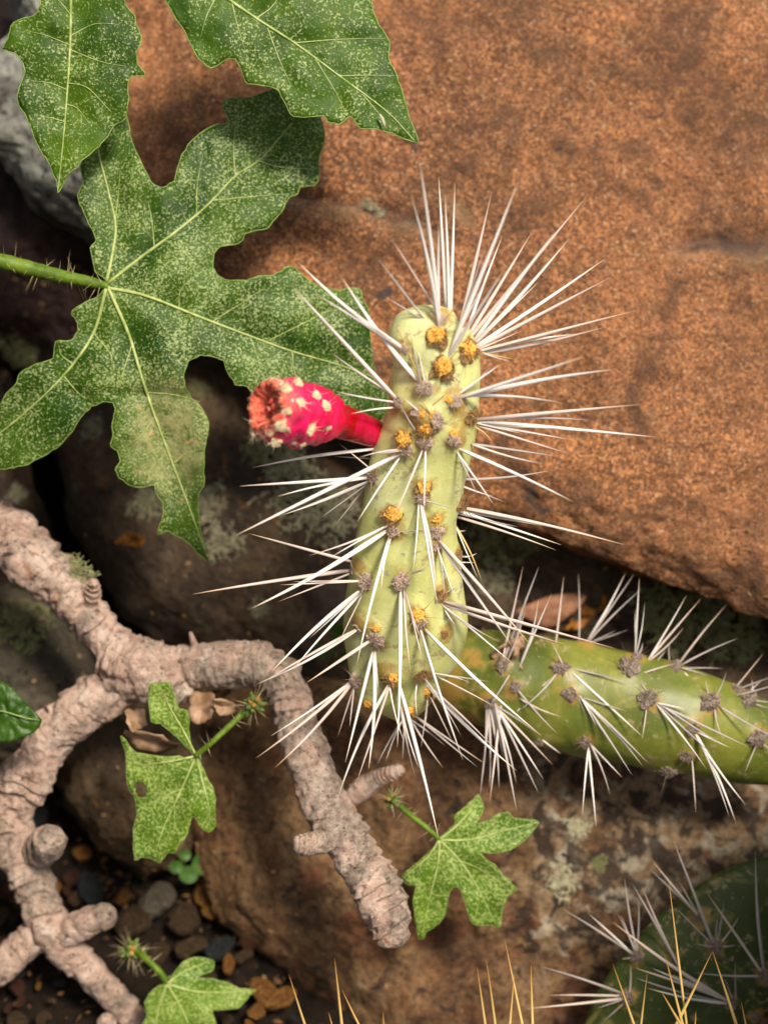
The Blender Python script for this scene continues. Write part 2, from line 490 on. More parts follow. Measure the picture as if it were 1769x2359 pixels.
# ------------------------------------------------------------------ boulders
ROCKS = []
def boulder(outline, centre, dz0, slope, thick, mat, label, amp=0.006, freq=16, edge=0.02, bulge=0.01, back=0.95, N=260, R=90, extra=None, epow=7, attrs=None, fine=0.0):
    """closed stone: outline (pixels), front face at dz0 + slope*(row offset), rounded rim, sides running back by thick"""
    ol = resample(outline, N)
    c = np.array(centre, float)
    t = np.r_[np.linspace(0.0, 0.86, R)[1:], 1 - (1 - np.linspace(0, 1, 34)[1:]) ** 2 * 0.14]
    px, dz = [], []
    def fz(p, tt):
        return dz0 + slope * (p[:, 1] - c[1]) - bulge * (1 - tt ** 2) + edge * tt ** epow
    for tt in t:
        p = c + (ol - c) * tt
        px.append(p); dz.append(fz(p, tt))
    zl = dz[-1]
    for s in np.linspace(0, 1, 16)[1:]:
        p = c + (ol - c) * (1 + (back - 1) * s)
        px.append(p); dz.append(zl + thick * s)
    nr = len(px)
    pp = np.vstack([c[None]] + px)
    zz = np.r_[fz(c[None], np.array([0.0])), np.concatenate(dz)]
    if extra is not None:
        zz = zz + extra(pp, zz)
    v = P(pp[:, 0], pp[:, 1], zz)
    idx = (np.arange(nr * N).reshape(nr, N) + 1)
    nx = np.roll(idx, -1, 1)
    quads = np.stack([idx[:-1], idx[1:], nx[1:], nx[:-1]], -1).reshape(-1, 4)
    n = vnormals(v, quads)
    n[0] = -DIR
    if np.mean(n[1:N * 8] @ DIR) > 0: n = -n
    d = amp * (fbm(v, freq, 6, 0.52)) + amp * 0.35 * np.abs(fbm(v + 3.1, freq * 3.1, 4, 0.55))
    if fine: d = d + fine * (np.abs(fbm(v + 1.7, 48, 4, 0.6)) - 0.3)
    v = v + n * d[:, None]
    faces = [(0, int(idx[0, j]), int(nx[0, j])) for j in range(N)] + quads.tolist()
    faces.append([int(i) for i in idx[-1][::-1]])
    base = P(c[0], c[1], dz0 + thick)
    o = mesh_obj('boulder', v, faces, mat, origin=base)
    if attrs:
        for nm, fn in attrs.items():
            a = o.data.attributes.new(nm, 'FLOAT', 'POINT')
            a.data.foreach_set('value', np.clip(fn(pp), 0, 1).astype(np.float32))
    tag(o, label, 'boulder')
    ROCKS.append(BVHTree.FromPolygons([Vector(q) for q in v], faces))
    return o

def seg_d(p, pts):
    """signed-side distance from pixels to a polyline"""
    best = np.full(len(p), 1e9); side = np.zeros(len(p)); par = np.zeros(len(p))
    pts = np.asarray(pts, float)
    for i in range(len(pts) - 1):
        a, b = pts[i], pts[i + 1]
        ab = b - a
        u = np.clip(((p - a) @ ab) / (ab @ ab), 0, 1)
        q = a + u[:, None] * ab
        d = np.linalg.norm(p - q, axis=1)
        s = ab[0] * (p[:, 1] - a[1]) - ab[1] * (p[:, 0] - a[0])
        m = d < best
        best[m] = d[m]; side[m] = np.sign(s[m]); par[m] = (i + u[m]) / (len(pts) - 1)
    return best, side, par

LEDGE1 = [(560, 420), (690, 455), (790, 478), (880, 500), (980, 525), (1060, 560)]
LEDGE2 = [(1560, 575), (1640, 560), (1720, 575), (1850, 570)]
def orange_extra(p, z):
    r = np.zeros(len(p))
    for L, h in ((LEDGE1, 0.0042), (LEDGE2, 0.0042)):
        d, s, u = seg_d(p, L)
        fade = np.clip(u / 0.12, 0, 1) * np.clip((1 - u) / 0.2, 0, 1)
        r += np.where(s > 0, h * np.exp(-(d / 9) ** 2) - h * 0.55 * np.exp(-((d - 45) / 40) ** 2), h * 1.1 * np.exp(-(d / 34) ** 2)) * fade
    return r
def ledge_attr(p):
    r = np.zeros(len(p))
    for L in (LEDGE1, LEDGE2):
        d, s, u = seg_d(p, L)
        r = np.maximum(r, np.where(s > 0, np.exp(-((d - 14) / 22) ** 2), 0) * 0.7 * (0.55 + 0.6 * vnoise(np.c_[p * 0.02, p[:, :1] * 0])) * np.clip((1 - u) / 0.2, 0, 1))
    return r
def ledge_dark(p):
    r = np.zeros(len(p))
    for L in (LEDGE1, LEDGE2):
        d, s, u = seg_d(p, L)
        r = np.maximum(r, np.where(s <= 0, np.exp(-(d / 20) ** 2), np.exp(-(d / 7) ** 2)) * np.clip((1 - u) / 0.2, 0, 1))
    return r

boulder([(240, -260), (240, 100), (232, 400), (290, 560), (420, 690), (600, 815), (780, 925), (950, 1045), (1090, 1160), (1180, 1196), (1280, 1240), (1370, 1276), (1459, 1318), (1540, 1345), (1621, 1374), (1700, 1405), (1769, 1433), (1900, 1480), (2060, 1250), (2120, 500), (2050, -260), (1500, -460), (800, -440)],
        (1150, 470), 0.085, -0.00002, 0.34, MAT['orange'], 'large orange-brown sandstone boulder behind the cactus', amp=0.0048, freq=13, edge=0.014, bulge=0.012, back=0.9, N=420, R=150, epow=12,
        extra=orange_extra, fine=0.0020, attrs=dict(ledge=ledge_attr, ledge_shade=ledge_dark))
boulder([(35, -90), (130, -120), (330, -60), (330, 380), (300, 560), (217, 556), (180, 536), (125, 512), (70, 468), (33, 414), (0, 370), (-70, 330), (-90, 180), (0, 125), (45, 40)],
        (170, 260), 0.115, 0, 0.3, MAT['pale'], 'pale grey lichen-covered rock behind the upper leaves', amp=0.004, freq=30, edge=0.012, N=200, R=60)
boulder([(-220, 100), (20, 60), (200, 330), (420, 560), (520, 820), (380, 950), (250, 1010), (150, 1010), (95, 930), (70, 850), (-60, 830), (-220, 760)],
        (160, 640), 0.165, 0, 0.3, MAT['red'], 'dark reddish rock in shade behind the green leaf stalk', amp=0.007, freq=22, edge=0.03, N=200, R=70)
boulder([(130, 930), (300, 830), (500, 770), (700, 830), (880, 930), (980, 1100), (1010, 1400), (940, 1580), (720, 1575), (480, 1510), (362, 1468), (285, 1412), (232, 1305), (175, 1222), (120, 1095), (105, 1000)],
        (540, 1190), 0.128, -0.00003, 0.3, MAT['slab'], 'dark brown rock slab under the large green leaf', amp=0.006, freq=16, edge=0.016, N=260, R=100)
boulder([(-260, 1290), (40, 1360), (150, 1450), (235, 1530), (250, 1650), (120, 1740), (-60, 1760), (-260, 1760)],
        (20, 1560), 0.125, 0, 0.2, MAT['olive'], 'olive-grey rock in the fork of the knobbly stems', amp=0.005, freq=22, edge=0.02, N=180, R=60)
boulder([(-260, 820), (20, 850), (60, 960), (70, 1120), (110, 1260), (60, 1400), (-260, 1400)],
        (-60, 1120), 0.15, 0, 0.25, MAT['slab'], 'dark rock behind the thick knobbly stem', amp=0.005, freq=22, edge=0.03, N=160, R=50)
boulder([(215, 1650), (330, 1560), (480, 1570), (520, 1750), (470, 1900), (420, 2000), (330, 2020), (240, 1960), (150, 1850), (150, 1740)],
        (330, 1790), 0.12, -0.00004, 0.16, MAT['brown'], 'small brown rock beneath the pale green leaf', amp=0.004, freq=24, edge=0.022, N=180, R=60)
def crust_attr(p):
    return np.clip((p[:, 0] - 1080) / 180, 0, 1) * np.clip(1.25 - np.abs(p[:, 1] - 1960) / 420, 0, 1)
boulder([(440, 1650), (620, 1540), (780, 1560), (1000, 1610), (1300, 1640), (1600, 1690), (1850, 1740), (2000, 1950), (1960, 2300), (1850, 2480), (1300, 2520), (820, 2480), (760, 2380), (700, 2285), (630, 2210), (565, 2150), (505, 2080), (470, 1950), (450, 1800)],
        (1130, 2020), 0.102, -0.00002, 0.18, MAT['mottled'], 'wide rust-brown rock mottled with pale lichen crust', amp=0.006, freq=16, edge=0.022, bulge=0.008, N=380, R=130, attrs=dict(crust=crust_attr))
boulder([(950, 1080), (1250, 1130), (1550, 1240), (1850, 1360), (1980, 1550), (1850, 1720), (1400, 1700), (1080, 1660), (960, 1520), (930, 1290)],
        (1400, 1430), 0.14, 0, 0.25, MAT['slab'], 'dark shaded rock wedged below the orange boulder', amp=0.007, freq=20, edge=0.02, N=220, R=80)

boulder([(2080, 1700), (2300, 1600), (2800, 1700), (2900, 2200), (2700, 2900), (2250, 2850), (2050, 2500), (2000, 2050)],  # out-of-frame rock, added only to shade the lower right corner
        (2400, 2250), -0.12, 0, 0.45, MAT['brown'], 'tall unseen brown rock added to shade the dark green cactus', amp=0.012, freq=9, edge=0.06, bulge=0.05, N=160, R=40, epow=4)
boulder([(-900, 300), (-500, 200), (-260, 500), (-200, 1200), (-250, 1900), (-300, 2500), (-800, 2600), (-1100, 1500)],  # second out-of-frame rock, added to block sky light along the left edge
        (-620, 1400), -0.16, 0, 0.45, MAT['olive'], 'tall unseen olive-grey rock added to shade the knobbly shrub', amp=0.012, freq=9, edge=0.06, bulge=0.05, N=160, R=40, epow=4)

def rock_hit(px, py):
    o, d = ray(px, py)
    best = None
    for b in ROCKS:
        h = b.ray_cast(o, d)
        if h[0] is not None and (best is None or h[3] < best[2]):
            best = (h[0], h[1] if h[1].dot(d) < 0 else -h[1], h[3])
    if best is None:
        g = ground_at(px, py)
        best = (g, Vector((0, 0, 1)), 0)
    return best

# ------------------------------------------------------------------ tubes
def tube(path, radii, sides=8, cap=True):
    """path: world points; returns verts, faces of a swept tube"""
    p = np.asarray(path, float); n = len(p)
    tg = np.gradient(p, axis=0)
    tg /= np.maximum(np.linalg.norm(tg, axis=1, keepdims=True), 1e-12)
    a = np.cross(tg, -DIR)
    a /= np.maximum(np.linalg.norm(a, axis=1, keepdims=True), 1e-9)
    b = np.cross(tg, a)
    th = np.linspace(0, 2 * math.pi, sides, endpoint=False)
    r = np.broadcast_to(np.asarray(radii, float).reshape(n, -1), (n, sides)) if np.ndim(radii) else np.full((n, sides), radii)
    v = p[:, None] + (a[:, None] * np.cos(th)[None, :, None] + b[:, None] * np.sin(th)[None, :, None]) * r[..., None]
    idx = np.arange(n * sides).reshape(n, sides)
    nx = np.roll(idx, -1, 1)
    f = np.stack([idx[:-1], idx[1:], nx[1:], nx[:-1]], -1).reshape(-1, 4).tolist()
    if cap: f += [idx[0].tolist(), idx[-1][::-1].tolist()]
    return v.reshape(-1, 3), f

def join(parts):
    V, F, o = [], [], 0
    for v, f in parts:
        V.append(np.asarray(v)); F += [[i + o for i in q] for q in f]; o += len(v)
    return np.vstack(V), F

def hair(base, d, L, r):
    """one thin three-sided bristle"""
    d = np.asarray(d, float); d = d / np.linalg.norm(d)
    a = np.cross(d, [0.31, 0.52, 0.79]); a /= np.linalg.norm(a); b = np.cross(d, a)
    v = [base + r * (a * math.cos(q) + b * math.sin(q)) for q in (0, 2.1, 4.2)] + [base + d * L]
    return np.array(v), [(0, 1, 3), (1, 2, 3), (2, 0, 3)]

# ------------------------------------------------------------------ leaves
def smooth_poly(pts, n_per=3):
    p = np.asarray(pts, float); out = []
    m = len(p)
    for i in range(m):
        a, b, c, d = p[i - 1], p[i], p[(i + 1) % m], p[(i + 2) % m]
        for f in np.linspace(0, 1, n_per, endpoint=False):
            cat = 0.5 * (2 * b + (c - a) * f + (2 * a - 5 * b + 4 * c - d) * f * f + (3 * b - a - 3 * c + d) * f ** 3)
            lin = b + (c - b) * f
            out.append(0.55 * cat + 0.45 * lin)
    return np.array(out)

def inside(p, poly):
    x, y = p[:, 0], p[:, 1]
    r = np.zeros(len(p), bool)
    j = len(poly) - 1
    for i in range(len(poly)):
        xi, yi = poly[i]; xj, yj = poly[j]
        c = ((yi > y) != (yj > y)) & (x < (xj - xi) * (y - yi) / (yj - yi + 1e-12) + xi)
        r ^= c
        j = i
    return r

def make_blade(name, outline, veins, zf, mat, parent, side_veins=(), step=11, hole=None, vr=3.0, thick=0.0005, quilt=0.0022, blotch=None, marg=1.5, veinmat='vein', seed=0):
    ol = smooth_poly(outline)
    jit = np.random.default_rng(seed)
    ol = ol + jit.normal(0, 0.9, ol.shape)
    lo, hi = ol.min(0), ol.max(0)
    gx, gy = np.meshgrid(np.arange(lo[0], hi[0], step), np.arange(lo[1], hi[1], step * 0.87))
    gx = gx + (np.arange(gx.shape[0]) % 2)[:, None] * step * 0.5
    g = np.stack([gx.ravel(), gy.ravel()], 1) + jit.normal(0, 1.0, (gx.size, 2))
    g = g[inside(g, ol)]
    d, _, _ = seg_d(g, np.vstack([ol, ol[:1]]))
    g = g[d > step * 0.45]
    pts = [Vector(q) for q in ol] + [Vector(q) for q in g]
    n = len(ol)
    edges = [(i, (i + 1) % n) for i in range(n)]
    r = geometry.delaunay_2d_cdt(pts, edges, [], 1, 1e-4)
    p2 = np.array([tuple(q) for q in r[0]])
    tris = np.array([f[:3] for f in r[2]])
    cen = p2[tris].mean(1)
    keep = inside(cen, ol)
    if hole is not None: keep &= ~inside(cen, np.asarray(hole, float))
    tris = tris[keep]
    allv = list(veins) + list(side_veins)
    def z_at(q):
        q = np.asarray(q, float)
        dv = np.full(len(q), 1e9)
        for vv in veins: dv = np.minimum(dv, seg_d(q, vv)[0])
        ds = np.full(len(q), 1e9)
        for vv in side_veins: ds = np.minimum(ds, seg_d(q, vv)[0])
        zq = -quilt * (1 - np.exp(-(dv / 42) ** 2)) - 0.35 * quilt * (1 - np.exp(-(ds / 18) ** 2))
        q3 = np.c_[q * 0.011, np.full(len(q), seed * 3.3)]
        return zf(q) + zq + 0.0016 * fbm(q3, 1.0, 3)
    v = P(p2[:, 0], p2[:, 1], z_at(p2))
    o = mesh_obj(name, v, [tuple(int(i) for i in t) for t in tris], mat, parent)
    # make sure the upper side faces the viewer
    if o.data.polygons[0].normal.dot(Vector(DIR)) > 0: o.data.flip_normals()
    sm = o.modifiers.new('thickness', 'SOLIDIFY'); sm.thickness = thick; sm.offset = -1
    if blotch is not None:
        a = o.data.attributes.new('blotch', 'FLOAT', 'POINT')
        a.data.foreach_set('value', np.clip(blotch(p2), 0, 1).astype(np.float32))
    kid = parent if parent.type == 'EMPTY' else parent
    owner = o if parent.get('leafy') else parent
    def vein(pts_, r0, nm):
        q = catmull(pts_, max(10, len(pts_) * 7)) if len(pts_) > 2 else resample(pts_, 10, False)
        w_ = P(q[:, 0], q[:, 1], z_at(q) - 0.00018)
        rr = r0 * K * np.linspace(1.0, 0.22, len(q))
        a_, f_ = tube(w_, rr, 6)
        return mesh_obj(nm, a_, f_, MAT[veinmat], owner)
    for vv in veins: vein(vv, vr, 'vein')
    for vv in side_veins: vein(vv, vr * 0.36, 'side_vein')
    q = np.vstack([ol, ol[:1]])
    a_, f_ = tube(P(q[:, 0], q[:, 1], z_at(q) + thick * 0.3), marg * K, 5, cap=False)
    mesh_obj('leaf_margin', a_, f_, MAT['margin'], owner)
    return o, z_at, owner

def stalk(pts, radii, zs, parent, name='petiole', hairs=26, mat='petiole', hl=(60, 20), seed=1, hair_name='stalk_hair'):
    a = np.c_[np.asarray(pts, float), zs, radii]
    q = catmull(a, 40)
    wv = P(q[:, 0], q[:, 1], q[:, 2])
    v, f = tube(wv, q[:, 3] * K * (1 + 0.04 * np.sin(np.arange(40) * 1.7)), 14)
    o = mesh_obj(name, v, f, MAT[mat], parent)
    rr = random.Random(seed)
    hs_ = []
    for i in range(hairs):
        k = rr.randrange(1, 39)
        t = wv[min(k + 1, 39)] - wv[k - 1]; t /= np.linalg.norm(t)
        d = np.array([rr.gauss(0, 1) for _ in range(3)]); d -= t * (d @ t) * 0.75; d /= np.linalg.norm(d)
        hs_.append(hair(wv[k] + d * q[k, 3] * K * 0.8, d, rr.uniform(hl[1], hl[0]) * K, 1.0 * K))
    if hs_:
        v, f = join(hs_)
        h = mesh_obj(hair_name, v, f, MAT['bristle'], parent, smooth=False)
        h['kind'] = 'stuff'
    return o

c1 = lambda *p: cr(0, 0, 1.8433, p)
c2 = lambda *p: cr(0, 600, 1.8433, p)
c4 = lambda *p: cr(0, 0, 3.687, p)
c5 = lambda *p: cr(400, 150, 3.318, p)
c6 = lambda *p: cr(600, 550, 4.74, p)

A_OUT = (c1((450, 1190), (405, 1150), (385, 1050), (410, 1020), (380, 950), (345, 880), (330, 830), (355, 770), (340, 700), (400, 600), (430, 500), (480, 420), (530, 470), (545, 520), (560, 600), (600, 690), (640, 770), (690, 795), (735, 770))
         + c5((10, 870), (50, 720), (110, 610), (200, 520), (330, 450), (425, 440), (400, 370), (375, 310), (390, 255), (470, 245), (600, 240), (700, 195), (770, 180), (900, 240), (1050, 320), (1130, 410), (1155, 520), (1150, 580), (1110, 720), (1115, 800), (1105, 880), (1070, 920), (970, 930), (945, 985), (880, 1010), (840, 1100), (760, 1190), (720, 1245), (610, 1265), (550, 1290), (520, 1340), (470, 1370), (350, 1385), (310, 1440), (305, 1540), (340, 1610), (430, 1645), (560, 1640), (660, 1610), (760, 1605), (840, 1560))
         + c6((240, 320), (330, 300), (400, 340), (470, 400), (560, 470), (640, 520), (770, 545), (870, 560), (960, 535), (1090, 545), (1110, 650), (1170, 760), (1190, 900), (1200, 1050), (1220, 1300), (1240, 1420), (1300, 1530), (1370, 1640), (1400, 1760), (1370, 1900), (1280, 2010), (1000, 1980), (700, 1800), (400, 1650), (150, 1560))
         + c2((1085, 575), (1050, 535), (1000, 525), (965, 470), (950, 425), (900, 405), (850, 402), (800, 430), (780, 480), (785, 530), (810, 580), (860, 630), (885, 690), (885, 740), (870, 800), (865, 900), (865, 960), (845, 985), (840, 1050), (850, 1130), (870, 1220), (890, 1285), (840, 1240), (790, 1190), (740, 1165), (710, 1150), (665, 1165), (690, 1100), (695, 1030), (665, 990), (650, 950), (600, 965), (550, 955), (510, 920), (490, 890), (510, 850), (500, 810), (470, 790), (480, 740), (475, 690), (490, 640), (480, 605), (440, 600), (390, 620), (350, 660), (310, 720), (260, 780), (200, 820), (120, 865), (60, 880), (0, 885), (-70, 870), (-110, 790), (-60, 700), (0, 615), (30, 560), (70, 520), (85, 475), (150, 440), (225, 415), (235, 345), (300, 340), (330, 300), (325, 250), (300, 225), (330, 195), (380, 170), (430, 140)))
A_V = [c1((452, 1195), (480, 1060), (490, 950), (455, 790), (415, 620), (430, 500)),
       c1((460, 1200), (600, 1090), (750, 980), (880, 870), (1000, 745), (1110, 670), (1240, 520)),
       c2((455, 115), (620, 150), (850, 240), (1060, 320), (1240, 385), (1430, 440), (1600, 500)),
       c2((460, 118), (545, 310), (600, 490), (650, 640), (720, 830), (770, 960), (830, 1120), (880, 1260)),
       c2((450, 118), (400, 300), (310, 440), (200, 560), (60, 685), (-80, 790))]
A_S = [c1((1000, 745), (992, 640), (1002, 500)), c1((835, 905), (838, 780), (862, 650)), c1((655, 1045), (645, 940), (628, 850)), c1((1095, 680), (1200, 710), (1330, 715)),
       c1((900, 850), (1050, 835), (1230, 820)), c1((485, 960), (500, 850), (510, 720)),
       c2((760, 205), (770, 120), (860, 40)), c2((900, 260), (1010, 190), (1130, 110)), c2((1130, 345), (1300, 260), (1420, 200)), c2((1060, 320), (1090, 400), (1110, 480)), c2((1240, 385), (1250, 470), (1290, 560)),
       c2((620, 560), (740, 570), (850, 600)), c2((560, 360), (520, 480), (490, 560)), c2((660, 660), (600, 740), (520, 800)), c2((740, 860), (790, 820), (850, 800)),
       c2((395, 305), (470, 400), (470, 470)), c2((270, 490), (330, 560), (370, 590)), c2((310, 440), (260, 400), (250, 360))]
JA = (247, 658)
def zA(q):
    r = np.hypot(q[:, 0] - JA[0], q[:, 1] - JA[1])
    return 0.026 + 0.00000008 * r ** 2 * 0.6 + 0.000010 * (q[:, 1] - 650) * (q[:, 1] > 900) * 0.5
def blotchA(q):
    return np.exp(-(((q[:, 0] - 385) / 85) ** 2 + ((q[:, 1] - 1010) / 120) ** 2) ** 1.5) * 1.1
leafA = empty('lobed_leaf', P(*JA, 0.03), 'large five-lobed dark green leaf speckled white behind the red fruit', 'leaf')
make_blade('blade', A_OUT, A_V, zA, MAT['leafA'], leafA, A_S, blotch=blotchA, vr=4.6, seed=1, quilt=0.003)
stalk([(-160, 560), (-30, 594), (60, 616), (130, 634), (200, 648), (250, 659)], [22, 20.5, 19, 17, 14, 9], [0.02, 0.024, 0.026, 0.026, 0.025, 0.024], leafA, hairs=60, hl=(64, 22))

B_OUT = c4((355, -30), (330, 60), (310, 110), (260, 140), (190, 150), (90, 215), (85, 260), (60, 340), (20, 415), (110, 440), (160, 480), (205, 560), (205, 640), (170, 720), (150, 800), (155, 890), (210, 960), (260, 1070), (300, 1200), (350, 1290), (400, 1350), (440, 1440), (480, 1540), (490, 1640), (540, 1560), (580, 1480), (650, 1420), (700, 1360), (780, 1290), (840, 1240), (920, 1150), (960, 1070), (1060, 1010), (1075, 940), (1090, 820), (1085, 720), (1100, 650), (1160, 640), (1230, 645), (1215, 590), (1170, 540), (1155, 440), (1200, 360), (1190, 280), (1150, 200), (1150, 130), (1060, 40), (1050, -60), (900, -260), (600, -320), (420, -200))
B_V = [c4((610, -280), (602, 0), (600, 200), (590, 480), (565, 850), (540, 1150), (510, 1450), (490, 1620))]
B_S = [c4((578, 700), (740, 740), (900, 900), (950, 950)), c4((565, 880), (660, 920), (760, 1050)), c4((600, 300), (800, 200), (1000, 200)), c4((595, 380), (400, 300), (200, 250)), c4((575, 760), (420, 700), (260, 680)), c4((598, 120), (520, 20), (440, -60)), c4((550, 1030), (440, 1000), (330, 980)), c4((600, 420), (860, 520), (1080, 560))]
leafB = empty('lobed_leaf', P(160, -60, 0.01), 'green speckled leaf lobe pointing down over pale grey rock', 'leaf')
make_blade('blade', B_OUT, B_V, lambda q: 0.004 + 0.00002 * np.abs(q[:, 0] - 155) + 0.000012 * q[:, 1], MAT['leafB'], leafB, B_S, vr=4.2, seed=2, quilt=0.003)

C_OUT = (c1((690, -20), (740, 60), (790, 140), (830, 230), (880, 280), (905, 285), (960, 250), (1000, 250), (1030, 310), (1050, 355), (1150, 365), (1185, 385), (1215, 450), (1245, 495), (1370, 490), (1390, 515), (1440, 525), (1490, 490), (1530, 540), (1620, 548))
         + [(915, 312), (963, 328), (942, 270), (925, 205), (905, 155), (894, 132), (898, 95), (872, 55), (858, 15), (845, -30), (760, -130), (600, -190), (440, -150), (370, -70)])
C_V = [c1((840, -160), (930, -40), (1080, 70), (1250, 180), (1440, 320), (1640, 470), (1760, 595))]
C_S = [c1((1135, 115), (1190, 260), (1240, 370)), c1((985, 10), (1010, 110), (1045, 225)), c1((1250, 180), (1440, 165), (1640, 160)), c1((1440, 320), (1540, 318), (1690, 318)), c1((1090, 75), (1160, 20), (1200, -60)), c1((1340, 250), (1420, 380), (1470, 480)), c1((1540, 400), (1600, 470), (1640, 530)), c1((930, -40), (880, 60), (850, 160))]
leafC = empty('lobed_leaf', P(560, -80, 0.0), 'glossy green speckled leaf lobe tapering to a point on the orange boulder', 'leaf')
make_blade('blade', C_OUT, C_V, lambda q: 0.0 + 0.00003 * np.abs((q[:, 1] - 40) - 0.72 * (q[:, 0] - 586)) * 0.8 + 0.000022 * (q[:, 0] - 500), MAT['leafB'], leafC, C_S, vr=4.6, seed=3, quilt=0.003)
sed = mesh_obj('seed', *tube(P(np.array([874, 880, 884, 887.]), np.array([262, 272, 283, 292.]), np.array([0.004] * 4)), np.array([2.2, 4.5, 4.2, 1.2]) * K, 8), MAT['lichen3'])
tag(sed, 'tiny pale seed husk stuck on the glossy leaf', 'seed')

# ------------------------------------------------------------------ knobbly shrub
shrub = empty('knobbly_shrub', P(337, 1544, 0.075), 'shrub with thick knobbly pinkish-grey stems and pale young leaves', 'shrub')
def stem(name, pts, seed, mat=MAT['bark'], sides=56, ring=1.0, parent=None, amp=1.0, dens=1.6):
    """pts: (px, py, dz, radius px); ringed, lumpy bark; round ends"""
    a = np.asarray(pts, float)
    L = np.sum(np.hypot(np.diff(a[:, 0]), np.diff(a[:, 1])))
    n = int(max(40, L / dens))
    q = catmull(a, n)
    s = np.r_[0, np.cumsum(np.hypot(np.diff(q[:, 0]), np.diff(q[:, 1])))]
    r = q[:, 3].copy()
    for e, arr in ((s, 0), (s[-1] - s, 1)):
        rr = r[0 if arr == 0 else -1] * 0.75
        k = np.clip(e / rr, 0, 1)
        r *= np.sqrt(np.maximum(1 - (1 - k) ** 2.4, 0.0004))
    wp = P(q[:, 0], q[:, 1], q[:, 2])
    th = np.linspace(0, 2 * math.pi, sides, endpoint=False)
    v, f = tube(wp, r * K, sides)
    v3 = v.reshape(n, sides, 3)
    nz = fbm(v, 110, 4).reshape(n, sides)
    warp = fbm(v + 5, 45, 2).reshape(n, sides)
    ph = s[:, None] / (r.max() * 0.62 * ring) + warp * 1.3 + seed
    saw = (ph % 1.0)
    rid = np.where(saw < 0.82, saw / 0.82, (1 - saw) / 0.18)
    lump = fbm(v + seed, 48, 4, 0.6).reshape(n, sides)
    fine = np.abs(fbm(v + 9, 260, 3)).reshape(n, sides)
    sc = 1 + amp * (0.17 * (rid - 0.5) * np.clip(warp * 1.6 + 0.7, 0, 1.2) + 0.13 * lump + 0.07 * nz - 0.10 * fine)
    v3 = wp[:, None] + (v3 - wp[:, None]) * sc[..., None]
    return mesh_obj(name, v3.reshape(-1, 3), f, mat, parent or shrub)

stem('trunk', [(-160, 1110, 0.075, 84), (-60, 1178, 0.072, 80), (42, 1252, 0.068, 75), (120, 1330, 0.066, 70), (190, 1410, 0.066, 62), (235, 1462, 0.067, 50), (290, 1510, 0.068, 60)], 1)
stem('branch_junction', [(235, 1500, 0.07, 50), (290, 1525, 0.067, 76), (345, 1545, 0.064, 82), (400, 1570, 0.066, 66), (440, 1600, 0.072, 40)], 2, ring=1.7, dens=1.2)
stem('branch', [(400, 1530, 0.068, 44), (440, 1528, 0.064, 54), (500, 1528, 0.060, 60), (570, 1532, 0.056, 57), (630, 1550, 0.053, 58), (664, 1600, 0.050, 58), (690, 1690, 0.047, 55), (727, 1785, 0.044, 54), (759, 1864, 0.041, 60), (803, 1943, 0.038, 58), (854, 2022, 0.035, 58), (879, 2085, 0.033, 56), (898, 2140, 0.032, 51), (903, 2186, 0.032, 44)], 3, ring=0.95)
stem('branch', [(300, 1590, 0.074, 40), (255, 1600, 0.068, 58), (205, 1618, 0.068, 66), (130, 1682, 0.07, 64), (95, 1740, 0.073, 56), (55, 1805, 0.075, 64), (25, 1877, 0.078, 60), (42, 1962, 0.08, 54), (84, 2050, 0.082, 58), (114, 2122, 0.083, 58), (143, 2177, 0.085, 52), (203, 2237, 0.088, 46), (262, 2300, 0.092, 40), (320, 2360, 0.1, 36)], 4, ring=1.05)
stem('side_stub', [(770, 1935, 0.034, 26), (735, 1943, 0.030, 28), (700, 1948, 0.027, 25), (672, 1947, 0.026, 21)], 5, ring=0.8, sides=36, dens=0.8)
stem('side_stub', [(800, 1845, 0.06, 24), (838, 1815, 0.056, 28), (870, 1795, 0.052, 22), (905, 1781, 0.049, 20), (932, 1770, 0.048, 13)], 6, ring=0.7, sides=36, dens=0.8)
stem('side_stub', [(70, 1975, 0.078, 40), (100, 1950, 0.068, 42), (122, 1938, 0.058, 38), (132, 1932, 0.053, 30)], 7, ring=0.9, sides=40, dens=0.6)
stem('side_stub', [(130, 2160, 0.083, 40), (175, 2138, 0.078, 42), (220, 2118, 0.073, 40), (265, 2102, 0.07, 34)], 8, ring=0.8, sides=40, dens=0.8)
stem('side_stub', [(100, 2140, 0.086, 44), (55, 2180, 0.084, 46), (5, 2225, 0.083, 44), (-50, 2270, 0.083, 38)], 9, ring=0.9, sides=40, dens=0.8)
stem('side_stub', [(240, 2420, 0.09, 24), (246, 2370, 0.083, 25), (250, 2338, 0.08, 20)], 10, ring=0.8, sides=36, dens=0.8)
stem('side_stub', [(120, 1640, 0.074, 14), (98, 1645, 0.07, 14), (82, 1650, 0.068, 11)], 11, ring=0.8, sides=24, dens=0.6)
stem('side_stub', [(455, 1500, 0.06, 9), (446, 1478, 0.057, 9), (438, 1456, 0.055, 5)], 12, ring=0.8, sides=24, dens=0.6)
stem('side_stub', [(205, 1390, 0.06, 20), (215, 1358, 0.054, 18), (214, 1336, 0.05, 10)], 13, ring=0.8, sides=24, dens=0.6)

